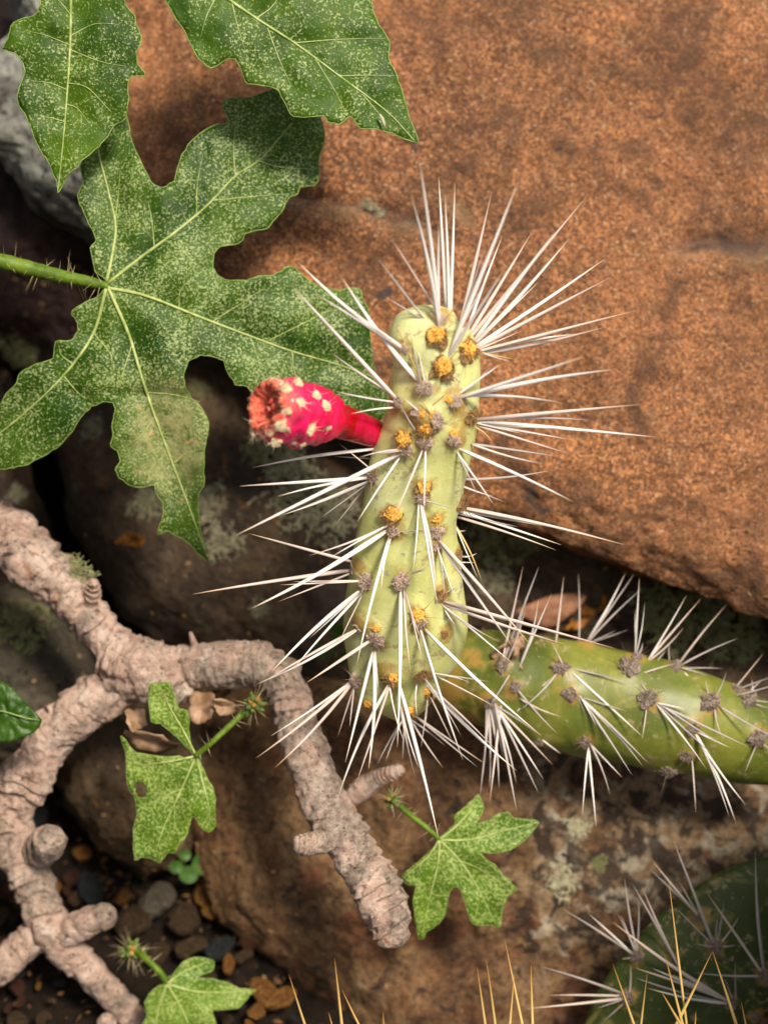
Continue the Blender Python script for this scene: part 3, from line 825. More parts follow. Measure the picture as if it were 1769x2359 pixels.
def bud(px, py, dz, r, seed, parent=shrub):
    rr = random.Random(seed)
    c = P(px, py, dz)
    # overlapping bud scales as one lumpy mass
    parts = []
    for i in range(15):
        d = np.array([rr.gauss(0, 1) for _ in range(3)]) - DIR * 0.4
        d /= np.linalg.norm(d)
        b0 = c + d * r * K * 0.25
        L = r * K * rr.uniform(0.7, 1.25)
        path = np.array([b0, b0 + d * L * 0.4, b0 + d * L * 0.75, b0 + d * L])
        parts.append(tube(path, np.array([0.16, 0.30, 0.2, 0.02]) * r * K, 7))
    v, f = join(parts)
    o = mesh_obj('bud', v, f, MAT['bud'], parent)
    parts = []
    for i in range(4):
        d = np.array([rr.gauss(0, 0.8) for _ in range(3)]) - DIR * 0.8 + UP * 0.5
        d /= np.linalg.norm(d)
        b0 = c + d * r * K * 0.6
        parts.append(tube(np.array([b0, b0 + d * r * K * 0.25, b0 + d * r * K * 0.45]), np.array([0.24, 0.26, 0.1]) * r * K, 8))
    v, f = join(parts)
    mesh_obj('bud_scale', v, f, MAT['budtip'], o)
    hs_ = []
    for i in range(46):
        d = np.array([rr.gauss(0, 1) for _ in range(3)]); d /= np.linalg.norm(d)
        if d @ DIR > 0.5: continue
        hs_.append(hair(c + d * r * K * 0.6, d + np.array([0, 0, 0.1]), r * K * rr.uniform(0.9, 2.1), 0.9 * K))
    v, f = join(hs_)
    h = mesh_obj('bud_hair', v, f, MAT['bristle'], o, smooth=False)
    h['kind'] = 'stuff'

def shrub_leaf(outline, veins, sv, zf, stalk_pts, stalk_r, stalk_z, seed, **kw):
    shrub['leafy'] = 1
    o, z, own = make_blade('leaf', outline, veins, zf, MAT['leafS'], shrub, sv, vr=3.3, seed=seed, veinmat='vein', marg=1.1, quilt=0.0032, **kw)
    stalk(stalk_pts, stalk_r, stalk_z, o, hairs=16, hl=(38, 14), seed=seed, hair_name='leaf_hair')
    return o

d8 = lambda *p: cr(250, 1520, 3.687, p)
D_OUT = d8((740, 830), (680, 760), (620, 700), (560, 640), (490, 580), (440, 545), (360, 530), (350, 420), (340, 300), (345, 215), (400, 200), (520, 195), (545, 270), (570, 340), (590, 410), (650, 425), (680, 450), (690, 520), (685, 620), (700, 720), (735, 790), (780, 870), (830, 980), (880, 1080), (910, 1180), (905, 1300), (905, 1420), (850, 1470), (780, 1420), (740, 1350), (710, 1330), (690, 1400), (670, 1480), (620, 1560), (560, 1640), (500, 1650), (440, 1730), (380, 1700), (290, 1680), (220, 1700), (215, 1600), (210, 1450), (240, 1330), (235, 1240), (215, 1150), (170, 1090), (150, 980), (155, 850), (105, 655), (170, 720), (230, 790), (430, 820), (600, 822), (700, 838))
HOLE = d8((215, 1075), (250, 1045), (300, 1050), (330, 1090), (315, 1150), (270, 1190), (240, 1150))
leafD = shrub_leaf(D_OUT, [d8((742, 815), (660, 650), (540, 440), (440, 240)), d8((742, 820), (620, 1100), (480, 1400), (390, 1660)), d8((745, 825), (800, 1050), (850, 1250), (860, 1420)), d8((735, 822), (500, 870), (260, 900))],
           [d8((620, 1100), (500, 1150), (350, 1230)), d8((560, 1240), (560, 1400), (540, 1540))],
           lambda q: 0.036 + 0.00006 * np.abs(q[:, 0] - 430) * 0.5 + 0.00003 * (q[:, 1] - 1700),
           d8((745, 815), (860, 720), (1000, 590), (1170, 430)), [7, 7, 7.5, 8], [0.036, 0.033, 0.034, 0.037], 21, hole=HOLE, step=8)
bud(583, 1625, 0.036, 27, 3)
e8 = lambda *p: cr(880, 1800, 4.1475, p)
E_OUT = e8((545, 560), (620, 480), (690, 410), (700, 330), (780, 260), (850, 190), (920, 130), (960, 200), (965, 260), (940, 350), (900, 410), (1010, 380), (1060, 340), (1110, 310), (1220, 310), (1260, 350), (1400, 365), (1500, 390), (1440, 470), (1370, 560), (1270, 640), (1150, 680), (1030, 690), (930, 680), (1000, 750), (1110, 830), (1150, 900), (1220, 960), (1280, 1040), (1200, 1100), (1170, 1190), (1140, 1300), (1130, 1400), (1040, 1375), (960, 1385), (860, 1360), (820, 1250), (790, 1150), (755, 1050), (720, 1010), (680, 1010), (640, 1080), (620, 1200), (590, 1310), (520, 1380), (430, 1440), (390, 1510), (345, 1500), (330, 1380), (310, 1260), (300, 1130), (330, 1000), (270, 1000), (215, 970), (185, 930), (230, 860), (330, 790), (430, 690), (500, 620))
leafE = shrub_leaf(E_OUT, [e8((550, 560), (700, 440), (830, 300), (920, 150)), e8((555, 565), (850, 560), (1150, 480), (1480, 395)), e8((555, 570), (740, 760), (900, 1000), (1080, 1360)), e8((550, 570), (530, 800), (460, 1100), (375, 1490)), e8((545, 570), (420, 740), (200, 930))],
           [e8((740, 760), (950, 850), (1200, 1030)), e8((850, 560), (960, 500), (1150, 330))],
           lambda q: 0.046 + 0.00002 * np.hypot(q[:, 0] - 1012, q[:, 1] - 1937) + 0.000015 * (q[:, 1] - 1937),
           e8((550, 560), (430, 450), (300, 350), (170, 240)), [6.5, 7, 7.5, 8], [0.046, 0.045, 0.046, 0.049], 22, step=8)
bud(902, 1840, 0.052, 21, 4)
f8 = lambda *p: cr(0, 1700, 2.37, p)
F_OUT = f8((920, 1340), (960, 1270), (1010, 1215), (1080, 1200), (1160, 1215), (1170, 1250), (1150, 1280), (1080, 1310), (1160, 1320), (1260, 1345), (1310, 1370), (1395, 1380), (1350, 1430), (1300, 1480), (1200, 1490), (1160, 1490), (1180, 1560), (1200, 1640), (1100, 1700), (950, 1720), (800, 1700), (760, 1600), (800, 1520), (790, 1450), (830, 1380), (880, 1350))
leafF = shrub_leaf(F_OUT, [f8((915, 1345), (1000, 1280), (1140, 1225)), f8((918, 1350), (1100, 1390), (1380, 1385)), f8((915, 1350), (1000, 1500), (1080, 1680)), f8((910, 1350), (860, 1500), (850, 1690))], [],
           lambda q: 0.07 + 0.00003 * np.hypot(q[:, 0] - 386, q[:, 1] - 2267), f8((915, 1340), (870, 1280), (810, 1220), (745, 1165)), [8, 9, 9, 10], [0.07, 0.069, 0.07, 0.075], 23, step=8)
bud(302, 2190, 0.078, 30, 5)

# papery brown husks in the fork
for i, (pts, z) in enumerate([(d8((130, 440), (300, 430), (330, 560), (200, 620)), 0.052), (d8((700, 260), (900, 300), (880, 480), (760, 560), (690, 480)), 0.056), (d8((140, 600), (430, 640), (600, 720), (430, 800), (220, 760)), 0.05), (d8((880, 330), (1050, 360), (1080, 440), (930, 470)), 0.05)]):
    p = smooth_poly(pts, 6) + RNG.normal(0, 2.0, (len(pts) * 6, 2)); c = p.mean(0)
    V = [np.r_[c, z - 0.002]]; F = []
    n = len(p)
    for k, s in enumerate((0.35, 0.7, 1.0)):
        for j in range(n): V.append(np.r_[c + (p[j] - c) * s, z - 0.002 + 0.006 * s ** 2 * math.sin(j / n * 6.28 + i * 1.7) + 0.003 * s * math.sin(j / n * 12.6 + i)])
    F += [(0, 1 + j, 1 + (j + 1) % n) for j in range(n)]
    for k in (0, 1):
        for j in range(n): F.append((1 + k * n + j, 1 + (k + 1) * n + j, 1 + (k + 1) * n + (j + 1) % n, 1 + k * n + (j + 1) % n))
    V = np.array(V)
    o = mesh_obj('papery_scale', P(V[:, 0], V[:, 1], V[:, 2]), F, MAT['husk'], shrub)
    sm = o.modifiers.new('thickness', 'SOLIDIFY'); sm.thickness = 0.0005

# ------------------------------------------------------------------ cactus
def spine_mesh(name, mat, bend, seed):
    rr = random.Random(seed)
    n = 15
    z = np.linspace(0, 1, n)
    prof = np.interp(z, [0, 0.04, 0.18, 0.45, 0.75, 0.93, 1.0], [0.70, 0.85, 1.0, 0.86, 0.52, 0.20, 0.03])
    V, F = [], []
    S = 8
    for i in range(n):
        ox = bend * math.sin(z[i] * math.pi) ; tw = z[i] * 1.2
        for j in range(S):
            a = 2 * math.pi * j / S + tw
            rad = prof[i] * (1 + 0.05 * math.sin(3 * a + seed))
            V.append((rad * math.cos(a) + ox, rad * 0.86 * math.sin(a), z[i]))
    for i in range(n - 1):
        for j in range(S):
            F.append((i * S + j, i * S + (j + 1) % S, (i + 1) * S + (j + 1) % S, (i + 1) * S + j))
    F += [tuple(range(S))[::-1], tuple((n - 1) * S + j for j in range(S))]
    me = bpy.data.meshes.new(name)
    me.from_pydata(V, [], F)
    me.polygons.foreach_set('use_smooth', [True] * len(F))
    me.materials.append(mat)
    return me
SP = {k: [spine_mesh('spine', MAT[m], b, i) for i, b in enumerate((0.0, 1.3, -2.2, 0.5))] for k, m in (('w', 'spine'), ('p', 'spinep'), ('g', 'spineg'), ('d', 'spinew'))}

def add_spine(a, b, parent, kind='w', rad=None):
    a, b = Vector(a), Vector(b)
    d = b - a
    L = d.length
    if rad is None: rad = min(max(L * 0.0155, 0.00036), 0.00092)
    else: rad *= 1.14
    q = d.to_track_quat('Z', 'Y').to_matrix().to_4x4()
    q = q @ Matrix.Rotation(random.uniform(0, 6.28), 4, 'Z')
    mw = Matrix.Translation(a - d.normalized() * 0.001) @ q @ Matrix.Diagonal((rad, rad, L, 1))
    me = random.choice(SP[kind])
    return inst('spine', me, mw, parent)

def tuft_mesh(name, mat, seed, spiky, n=110, flat=0.42, needles=4):
    """felted areole cushion: lumpy dome with short bristles, unit radius, +Z outwards"""
    rr = np.random.default_rng(seed)
    V, F = [], []
    rings, S = 11, 22
    V.append((0, 0, flat))
    for i in range(1, rings + 1):
        ph = i / rings * math.pi * 0.62
        for j in range(S):
            a = 2 * math.pi * j / S
            V.append((math.sin(ph) * math.cos(a), math.sin(ph) * math.sin(a), math.cos(ph) * flat))
    V = np.array(V)
    V *= (1 + 0.42 * fbm(V + seed, 2.0, 4, 0.65))[:, None]
    F = [(0, 1 + j, 1 + (j + 1) % S) for j in range(S)]
    for i in range(rings - 1):
        for j in range(S):
            F.append((1 + i * S + j, 1 + (i + 1) * S + j, 1 + (i + 1) * S + (j + 1) % S, 1 + i * S + (j + 1) % S))
    parts = [(V, F)]
    for k in range(n):
        a, rad = rr.uniform(0, 6.28), math.sqrt(rr.uniform(0, 1)) * 0.85
        b = np.array([rad * math.cos(a), rad * math.sin(a), flat * math.sqrt(1 - rad * rad) * 0.9])
        d = np.array([b[0] * 1.5, b[1] * 1.5, 0.7]) + rr.normal(0, 0.4, 3)
        parts.append(hair(b, d, rr.uniform(0.35, 1.0) * spiky, 0.07))
    for k in range(needles):
        a = rr.uniform(0, 6.28)
        parts.append(hair(np.array([0.5 * math.cos(a), 0.5 * math.sin(a), 0.2]), np.array([math.cos(a), math.sin(a), rr.uniform(0.2, 1.0)]), rr.uniform(1.6, 3.4), 0.06))
    v, f = join(parts)
    me = bpy.data.meshes.new(name)
    me.from_pydata(v.tolist(), [], f)
    me.materials.append(mat)
    return me
TUFT = {'felt': [tuft_mesh('areole', MAT['felt'], i, 0.42, 80) for i in range(3)], 'feltd': [tuft_mesh('areole', MAT['feltd'], 31 + i, 0.5, 80) for i in range(3)], 'glochid': [tuft_mesh('glochid_tuft', MAT['glochid'], 5 + i, 0.42, 70, 0.55, 3) for i in range(3)],
        'cork': [tuft_mesh('areole', MAT['corkrim'], 11 + i, 0.5) for i in range(2)], 'tan': [tuft_mesh('bristle_tuft', MAT['tuft'], 21 + i, 0.8, 70, 0.40, 5) for i in range(3)]}

def add_tuft(kind, pos, nrm, r, parent, name):
    n = (Vector(nrm) + Vector(-DIR) * 0.15).normalized()
    mw = Matrix.Translation(Vector(pos)) @ n.to_track_quat('Z', 'Y').to_matrix().to_4x4() @ Matrix.Rotation(random.uniform(0, 6), 4, 'Z') @ Matrix.Diagonal((r * random.uniform(.9, 1.1), r, r, 1))
    return inst(name, random.choice(TUFT[kind]), mw, parent)

def make_pad(path, mat, parent, areoles, flat=0.72, sides=72, n=150, seed=0, cork=None, name='pad'):
    """fleshy pad swept along path (px, py, dz, half-width px); bulges under each areole"""
    q = catmull(np.asarray(path, float), n)
    tg = np.gradient(q[:, :2], axis=0); tg /= np.linalg.norm(tg, axis=1, keepdims=True)
    nm = np.c_[-tg[:, 1], tg[:, 0]]
    th = np.linspace(0, 2 * math.pi, sides, endpoint=False)
    w_ = np.maximum(q[:, 3], 1.0)
    X = q[:, None, 0] + nm[:, None, 0] * np.cos(th) * w_[:, None]
    Y = q[:, None, 1] + nm[:, None, 1] * np.cos(th) * w_[:, None]
    Z = q[:, None, 2] + np.sin(th) * w_[:, None] * K * flat
    wob = fbm(np.stack([X.ravel() * 0.012, Y.ravel() * 0.012, Z.ravel() * 60 + seed], 1), 1.0, 3).reshape(n, sides)
    v = P(X, Y, Z)
    ctr = P(q[:, 0], q[:, 1], q[:, 2])[:, None]
    v = ctr + (v - ctr) * (1 + 0.018 * wob)[..., None]
    vv = v.reshape(-1, 3)
    idx = np.arange(n * sides).reshape(n, sides); nx = np.roll(idx, -1, 1)
    quads = np.stack([idx[:-1], idx[1:], nx[1:], nx[:-1]], -1).reshape(-1, 4)
    nrm = vnormals(vv, quads)
    if np.sum((vv - np.repeat(ctr[:, 0], sides, 0)) * nrm) < 0: nrm = -nrm
    bv = BVHTree.FromPolygons([Vector(a) for a in vv], quads.tolist())
    A = [P(px, py, 0.0) for px, py in areoles]
    disp = np.zeros(len(vv)); ck = np.zeros(len(vv))
    for px, py in areoles:
        o, d = ray(px, py)
        h = bv.ray_cast(o, d)
        pos = h[0] if h[0] is not None else None
        if pos is None:
            s = D0 + float(np.mean(q[:, 2])) 
            pos = bv.find_nearest(o + d * s)[0]
        dist = np.linalg.norm(vv - np.array(pos), axis=1)
        disp += 0.0015 * np.exp(-(dist / 0.0042) ** 2)
        ck = np.maximum(ck, np.exp(-(dist / 0.0058) ** 2))
    vv = vv + nrm * disp[:, None]
    faces = quads.tolist() + [idx[0].tolist(), idx[-1][::-1].tolist()]
    o = mesh_obj(name, vv, faces, mat, parent)
    a = o.data.attributes.new('cork', 'FLOAT', 'POINT')
    if cork is not None: ck = np.maximum(ck, cork(X.ravel(), Y.ravel(), np.sin(np.tile(th, n))))
    a.data.foreach_set('value', ck.astype(np.float32))
    o['_bvh'] = 0
    return o, BVHTree.FromPolygons([Vector(z) for z in vv], faces)

def on(bv, px, py, zdef):
    o, d = ray(px, py)
    h = bv.ray_cast(o, d)
    if h[0] is not None:
        n = h[1] if h[1].dot(d) < 0 else -h[1]
        return h[0], n, True
    q = Vector(P(px, py, zdef))
    a, n, _, dist = bv.find_nearest(q)
    if dist < 0.03: return a, n, False
    return q, Vector(-DIR), False

def spines(lst, pad, bv, zdef, rnd, kinds='wwwwp', fwd=0.5, twin=0.0):
    for it in lst:
        x0, y0, x1, y1 = it[:4]
        kind = it[4] if len(it) > 4 else rnd.choice(kinds)
        a, n, hit = on(bv, x0, y0, zdef)
        za = (np.array(a) - CAM) @ DIR - D0
        l = math.hypot(x1 - x0, y1 - y0) * K
        facing = max(0.0, -float(n.dot(Vector(DIR)))) if hit else 0.0
        lift = -l * (0.05 + fwd * facing * rnd.uniform(0.35, 1.0)) + (0 if hit else l * rnd.uniform(-0.15, 0.12))
        rad = None
        if len(it) > 5: rad = it[5] * K
        add_spine(a, P(x1, y1, za + lift), pad, kind, rad)
        if twin and l > 0.016 and rnd.random() < twin:      # a shorter companion out of the same areole
            t = rnd.uniform(-0.2, 0.2); q = rnd.uniform(0.55, 0.95)
            dx, dy = (x1 - x0) * q, (y1 - y0) * q
            add_spine(a, P(x0 + dx * math.cos(t) - dy * math.sin(t), y0 + dx * math.sin(t) + dy * math.cos(t), za + lift * q - l * rnd.uniform(-0.1, 0.25)), pad, rnd.choice('wwpd'))

cact = empty('prickly_pear_cactus', P(930, 1700, 0.06), 'upright pale green cactus with long white spines and a red fruit', 'cactus')
p1 = lambda *p: cr(780, 640, 4.1475, p)
p2 = lambda *p: cr(740, 1060, 3.455, p)
GLO = [(1007, 770, 17), (1021, 845, 19), (1079, 804, 18), (978, 988, 15), (930, 1012, 16), (977, 1122, 13), (905, 1185, 16), (1044, 998, 9), (998, 957, 9), (1037, 921, 9), (973, 953, 7), (962, 1418, 14), (905, 1562, 11), (866, 1448, 9), (943, 1637, 10), (1006, 1195, 9), (846, 1622, 9), (986, 1594, 9)]
FEL = [(978, 893, 16), (1048, 924, 13), (1006, 968, 15), (978, 1020, 15), (936, 1038, 13), (1044, 1016, 14), (918, 925, 12), (900, 826, 11), (974, 1150, 13), (905, 1222, 16), (1006, 1226, 15), (925, 1338, 20), (842, 1341, 18), (864, 1473, 19), (797, 1309, 14), (856, 1097, 14), (772, 1494, 12), (820, 1568, 15), (1004, 1262, 9), (970, 1438, 13), (985, 898, 11), (958, 950, 10), (1020, 736, 11), (930, 803, 10)]
CRK = [(1086, 961, 15), (1108, 800, 14), (1066, 1160, 18), (1016, 1372, 13), (974, 1556, 15), (846, 1640, 14), (1056, 1278, 11), (905, 1570, 12), (1024, 1462, 9), (988, 1604, 10)]
ALL = [(a, b) for a, b, _ in GLO + FEL + CRK]
def cork1(X, Y, s):
    left = np.clip((870 - X) / 60 - (Y - 1000) / 900, 0, 1) * (Y > 960) * (Y < 1250) * 0.7
    worn = np.exp(-(((X - 962) / 70) ** 2 + ((Y - 935) / 60) ** 2)) * 0.55
    return np.maximum(left, worn)
pad1, bv1 = make_pad([(985, 702, -0.041, 16), (985, 708, -0.041, 40), (985, 724, -0.040, 66), (984, 775, -0.037, 91), (1005, 830, -0.033, 99), (1000, 900, -0.028, 104), (995, 960, -0.024, 106), (985, 1010, -0.020, 108), (972, 1050, -0.016, 112), (956, 1110, -0.011, 112), (944, 1176, -0.006, 110), (936, 1250, 0.001, 118), (934, 1320, 0.006, 129), (933, 1436, 0.015, 143), (925, 1500, 0.021, 134), (918, 1570, 0.027, 106), (930, 1620, 0.031, 72), (936, 1650, 0.034, 36), (938, 1660, 0.035, 8)],
                     MAT['pad'], cact, ALL, flat=0.72, cork=cork1)
pad1['label'] = 'tall pale green pad'
for k, L in (('glochid', GLO), ('felt', FEL), ('cork', CRK)):
    for x, y, r in L:
        a, n, hit = on(bv1, x, y, -0.0)
        if k == 'glochid' and r > 9: add_tuft('cork', a + Vector(-UP) * 4 * K + Vector(DIR) * 5 * K, n, r * K * 1.28, pad1, 'areole')
        add_tuft(k, a, n, r * K, pad1, 'glochid_tuft' if k == 'glochid' else 'areole')
MAIN = [(1009, 750, 945, 440), (1012, 737, 965, 358), (1011, 744, 1011, 505), (1045, 706, 1010, 400), (1051, 706, 1048, 414), (1063, 715, 1134, 435, 'p'), (1034, 820, 1199, 404, 'w', 4.9), (1058, 760, 1120, 560, 'p'), (1095, 718, 1159, 537), (1088, 712, 1358, 443, 'p'),
        (1092, 785, 1282, 528, 'w', 4.8), (1098, 782, 1317, 542), (1110, 790, 1399, 592), (1115, 795, 1416, 633, 'p'), (1122, 800, 1475, 712, 'p', 4.4), (1120, 806, 1400, 752, 'p'), (1120, 811, 1337, 767), (1110, 785, 1209, 758), (1098, 808, 1200, 829, 'g'), (1024, 748, 1056, 690, 'g'), (1083, 720, 1126, 723),
        (1060, 905, 1159, 834, 'w', 3.2), (1063, 915, 1425, 849), (1063, 912, 1302, 928), (1100, 966, 1480, 931, 'p'), (1100, 970, 1515, 1007, 'w', 4.6), (1100, 975, 1317, 1013), (1098, 980, 1320, 1048, 'p'), (1098, 975, 1210, 1000), (1094, 985, 1140, 1025, 'g'),
        (1004, 712, 896, 539, 'p'), (975, 732, 864, 586, 'd'), (968, 732, 882, 680, 'd'), (969, 884, 908, 741, 'g'), (979, 884, 953, 756), (929, 801, 680, 598), (961, 874, 783, 632, 'w', 4.8), (929, 805, 720, 672), (914, 920, 667, 653), (916, 916, 758, 809), (912, 926, 767, 900), (910, 939, 802, 954), (898, 824, 838, 794, 'd'), (963, 946, 922, 910),
        (1000, 965, 961, 905, 'g'), (975, 1012, 920, 925, 'd'), (860, 1035, 576, 1078), (835, 1036, 766, 1051, 'p'), (850, 1078, 778, 1019, 'p'), (928, 1036, 823, 1054), (920, 1046, 538, 1236, 'w', 5.2), (850, 1101, 547, 1120), (848, 1108, 640, 1190), (848, 1112, 680, 1175, 'p'), (846, 1115, 736, 1195, 'd'), (840, 1125, 769, 1214, 'd'),
        (922, 1052, 818, 1210), (973, 1036, 902, 1202), (980, 1035, 976, 1190), (969, 1160, 1009, 1404, 'w', 3.8), (964, 1160, 951, 1322), (894, 1210, 707, 1282, 'p'), (891, 1222, 574, 1405, 'w', 5.2), (897, 1236, 820, 1538, 'w', 4.2), (902, 1236, 877, 1364), (790, 1292, 566, 1227, 'p'), (790, 1315, 437, 1370, 'p', 4.6), (834, 1339, 640, 1348, 'p'), (788, 1322, 636, 1388, 'p'),
        (832, 1360, 622, 1551, 'w', 4.8), (830, 1368, 670, 1548), (834, 1372, 778, 1486), (776, 1490, 587, 1579), (856, 1474, 702, 1576, 'p', 4.4), (859, 1500, 794, 1763, 'w', 4.6), (862, 1500, 849, 1778, 'w', 4.8), (865, 1510, 873, 1604), (810, 1570, 585, 1751, 'p', 4.2), (811, 1573, 629, 1774), (816, 1580, 776, 1704, 'p'), (843, 1655, 776, 1842), (845, 1658, 819, 1810, 'p'),
        (922, 1362, 915, 1728, 'w', 4.6), (920, 1580, 1011, 1935, 'w', 5.6), (924, 1630, 958, 1798, 'p'), (969, 1452, 1068, 1757, 'w', 4.2), (981, 1452, 1251, 1699, 'w', 4.8), (986, 1580, 1194, 1780, 'w', 4.4), (1005, 1558, 1151, 1634, 'p'), (1002, 1553, 1135, 1572, 'p'), (956, 1650, 1123, 1764, 'p'), (945, 1655, 1024, 1775, 'p'), (990, 1603, 1044, 1713, 'p'), (876, 1645, 931, 1713), (961, 1574, 961, 1656), (929, 1655, 866, 1767, 'd'), (985, 1608, 969, 1729, 'd'), (931, 1655, 927, 1760, 'd'), (940, 1655, 1030, 1722, 'd'), (975, 1560, 1065, 1700, 'd'),
        (931, 1362, 947, 1558, 'p'), (934, 1365, 973, 1520), (1012, 1246, 1227, 1492, 'p', 4.4), (1012, 1250, 1183, 1494), (1007, 1260, 1051, 1386), (1072, 1171, 1446, 1257, 'p', 4.6), (1072, 1176, 1298, 1257), (1070, 1186, 1286, 1269), (1072, 1180, 1200, 1215, 'd'), (1060, 1035, 1325, 1158, 'w', 4.4), (1053, 1042, 1142, 1169), (1085, 1105, 1172, 1160, 'p'), (1072, 1205, 1113, 1347, 'g'), (1022, 1386, 1426, 1497, 'p', 4.8), (1024, 1392, 1309, 1487, 'p'), (1022, 1396, 1185, 1532), (1024, 1402, 1053, 1446), (1024, 1366, 1070, 1342),
        (1056, 1222, 1080, 1222), (1063, 1280, 1104, 1274), (1060, 1296, 1102, 1296), (1080, 1094, 1277, 1083, 'd'), (1085, 1022, 1290, 1052, 'd'), (1000, 930, 1035, 900, 'g'), (960, 1148, 1060, 1175, 'd', 1.8), (950, 1320, 995, 1300, 'd', 1.8), (918, 1225, 1000, 1222, 'd', 1.4)]
spines(MAIN, pad1, bv1, 0.0, random.Random(5), kinds='wwwp', fwd=0.45, twin=0.38)

# fruit: a turned crimson body with a hollow end
fb, fe = P(876, 1003, -0.013), P(612, 936, -0.056)
ax = fe - fb; FL = np.linalg.norm(ax); ax /= FL
e1 = np.cross(ax, DIR); e1 /= np.linalg.norm(e1); e2 = np.cross(ax, e1)
prof = [(0.0, 4), (0.004, 20), (0.02, 29), (0.08, 33), (0.2, 35), (0.31, 37), (0.385, 39), (0.42, 44), (0.48, 56), (0.56, 65), (0.66, 70), (0.78, 71), (0.88, 69), (0.95, 66), (0.985, 62), (1.0, 57)]
tt = np.linspace(0, 1, 90)
pr = np.interp(tt, [a for a, _ in prof], [b for _, b in prof])
S = 64
th = np.linspace(0, 2 * math.pi, S, endpoint=False)
cen = fb + ax * FL * tt[:, None] + np.outer(np.sin(tt * math.pi) * 0.0015, UP)
fv = cen[:, None] + (e1 * np.cos(th)[:, None] + e2 * np.sin(th)[:, None])[None] * (pr * K * 1.02)[:, None, None]
lum = fbm(fv.reshape(-1, 3), 85, 4, 0.6).reshape(90, S) * 0.15 * (tt > 0.36)[:, None] + 0.012 * fbm(fv.reshape(-1, 3) + 3, 60, 2).reshape(90, S)
fv = cen[:, None] + (fv - cen[:, None]) * (1 + lum)[..., None]
idx = np.arange(90 * S).reshape(90, S); nx = np.roll(idx, -1, 1)
fq = np.stack([idx[:-1], idx[1:], nx[1:], nx[:-1]], -1).reshape(-1, 4).tolist() + [idx[0].tolist()]
fruit = mesh_obj('fruit', fv.reshape(-1, 3), fq, MAT['fruit'], cact)
fruit['label'] = 'crimson fruit with a hollow end and pale bristle tufts'
at = fruit.data.attributes.new('along', 'FLOAT', 'POINT')
at.data.foreach_set('value', np.repeat(tt, S).astype(np.float32))
rim = fv[-1]
cups = [rim]
rc = rim.mean(0)
for s, dpt in ((0.90, -0.012), (0.78, 0.01), (0.60, 0.045), (0.36, 0.055), (0.15, 0.05)):
    ringv = rc + (rim - rc) * s - ax * FL * dpt
    cups.append(ringv + fbm(ringv, 330, 4, 0.6)[:, None] * 0.0024 * ax)
cv = np.vstack(cups + [rc[None] - ax * FL * 0.045])
ci = np.arange(6 * S).reshape(6, S); cn = np.roll(ci, -1, 1)
cf = np.stack([ci[:-1], ci[1:], cn[1:], cn[:-1]], -1).reshape(-1, 4).tolist() + [(int(ci[-1, j]), int(cn[-1, j]), 6 * S) for j in range(S)]
mesh_obj('flower_scar', cv, cf, MAT['cup'], fruit)
bvf = BVHTree.FromPolygons([Vector(q) for q in fv.reshape(-1, 3)], fq)
for x, y, r in cr(530, 840, 4.1475, [(545, 230, 10), (670, 360, 10.5), (505, 420, 10), (560, 440, 7), (480, 585, 10.5), (530, 615, 7), (770, 615, 11), (440, 165, 9), (650, 175, 10), (820, 295, 9), (915, 385, 9), (930, 410, 7), (440, 735, 11), (500, 780, 8), (800, 785, 9), (280, 610, 10), (220, 640, 10), (205, 440, 9), (220, 500, 8), (300, 240, 9), (945, 600, 6), (610, 745, 5), (700, 760, 6)]):
    a, n, hit = on(bvf, x, y, -0.034)
    add_tuft('tan', a, n, r * K, fruit, 'bristle_tuft')
for j in range(0, S, 4):
    add_tuft('tan', Vector(rim[j] - ax * 0.001), Vector((rim[j] - rc) / np.linalg.norm(rim[j] - rc) * 0.8 + ax * 0.6), random.uniform(6.5, 10) * K, fruit, 'bristle_tuft')
v, f = tube(np.array([fb - ax * 0.0015 + e1 * 0, fb + ax * 0.001, fb + ax * 0.0025]), np.array([31, 33, 28]) * K, 20)
mesh_obj('fruit_collar', v, f, MAT['tuft'], fruit)

# second pad, lying behind
s5 = lambda *p: cr(1150, 1300, 2.68, p)
AR2 = [(380, 640, 20), (800, 640, 24), (920, 830, 24), (1300, 850, 24), (1540, 830, 24), (1600, 1080, 24), (440, 800, 18), (530, 1100, 16), (1190, 1020, 15), (1160, 1190, 15), (1090, 630, 17), (20, 620, 18), (1040, 1280, 20), (850, 575, 14), (540, 470, 14), (1470, 770, 14), (100, 760, 14), (-60, 860, 16), (250, 1100, 12)]
ar2 = cr(1150, 1300, 2.68, AR2)
pad2, bv2 = make_pad([(960, 1540, 0.066, 12), (985, 1545, 0.066, 60), (1040, 1550, 0.065, 92), (1120, 1562, 0.063, 112), (1220, 1585, 0.060, 123), (1340, 1612, 0.058, 130), (1480, 1640, 0.056, 128), (1600, 1668, 0.056, 120), (1720, 1705, 0.058, 104), (1800, 1735, 0.061, 80), (1850, 1755, 0.064, 40), (1862, 1760, 0.065, 8)],
                     MAT['pad2'], cact, [(a, b) for a, b, _ in ar2], flat=0.95, seed=4, cork=lambda X, Y, s: np.clip((1150 - X) / 110, 0, 1) * 1.0)
pad2['label'] = 'green pad lying sideways behind the upright one'
for x, y, r in ar2:
    a, n, hit = on(bv2, x, y, 0.06)
    add_tuft('feltd', a, n, r * K * 0.9, pad2, 'areole')
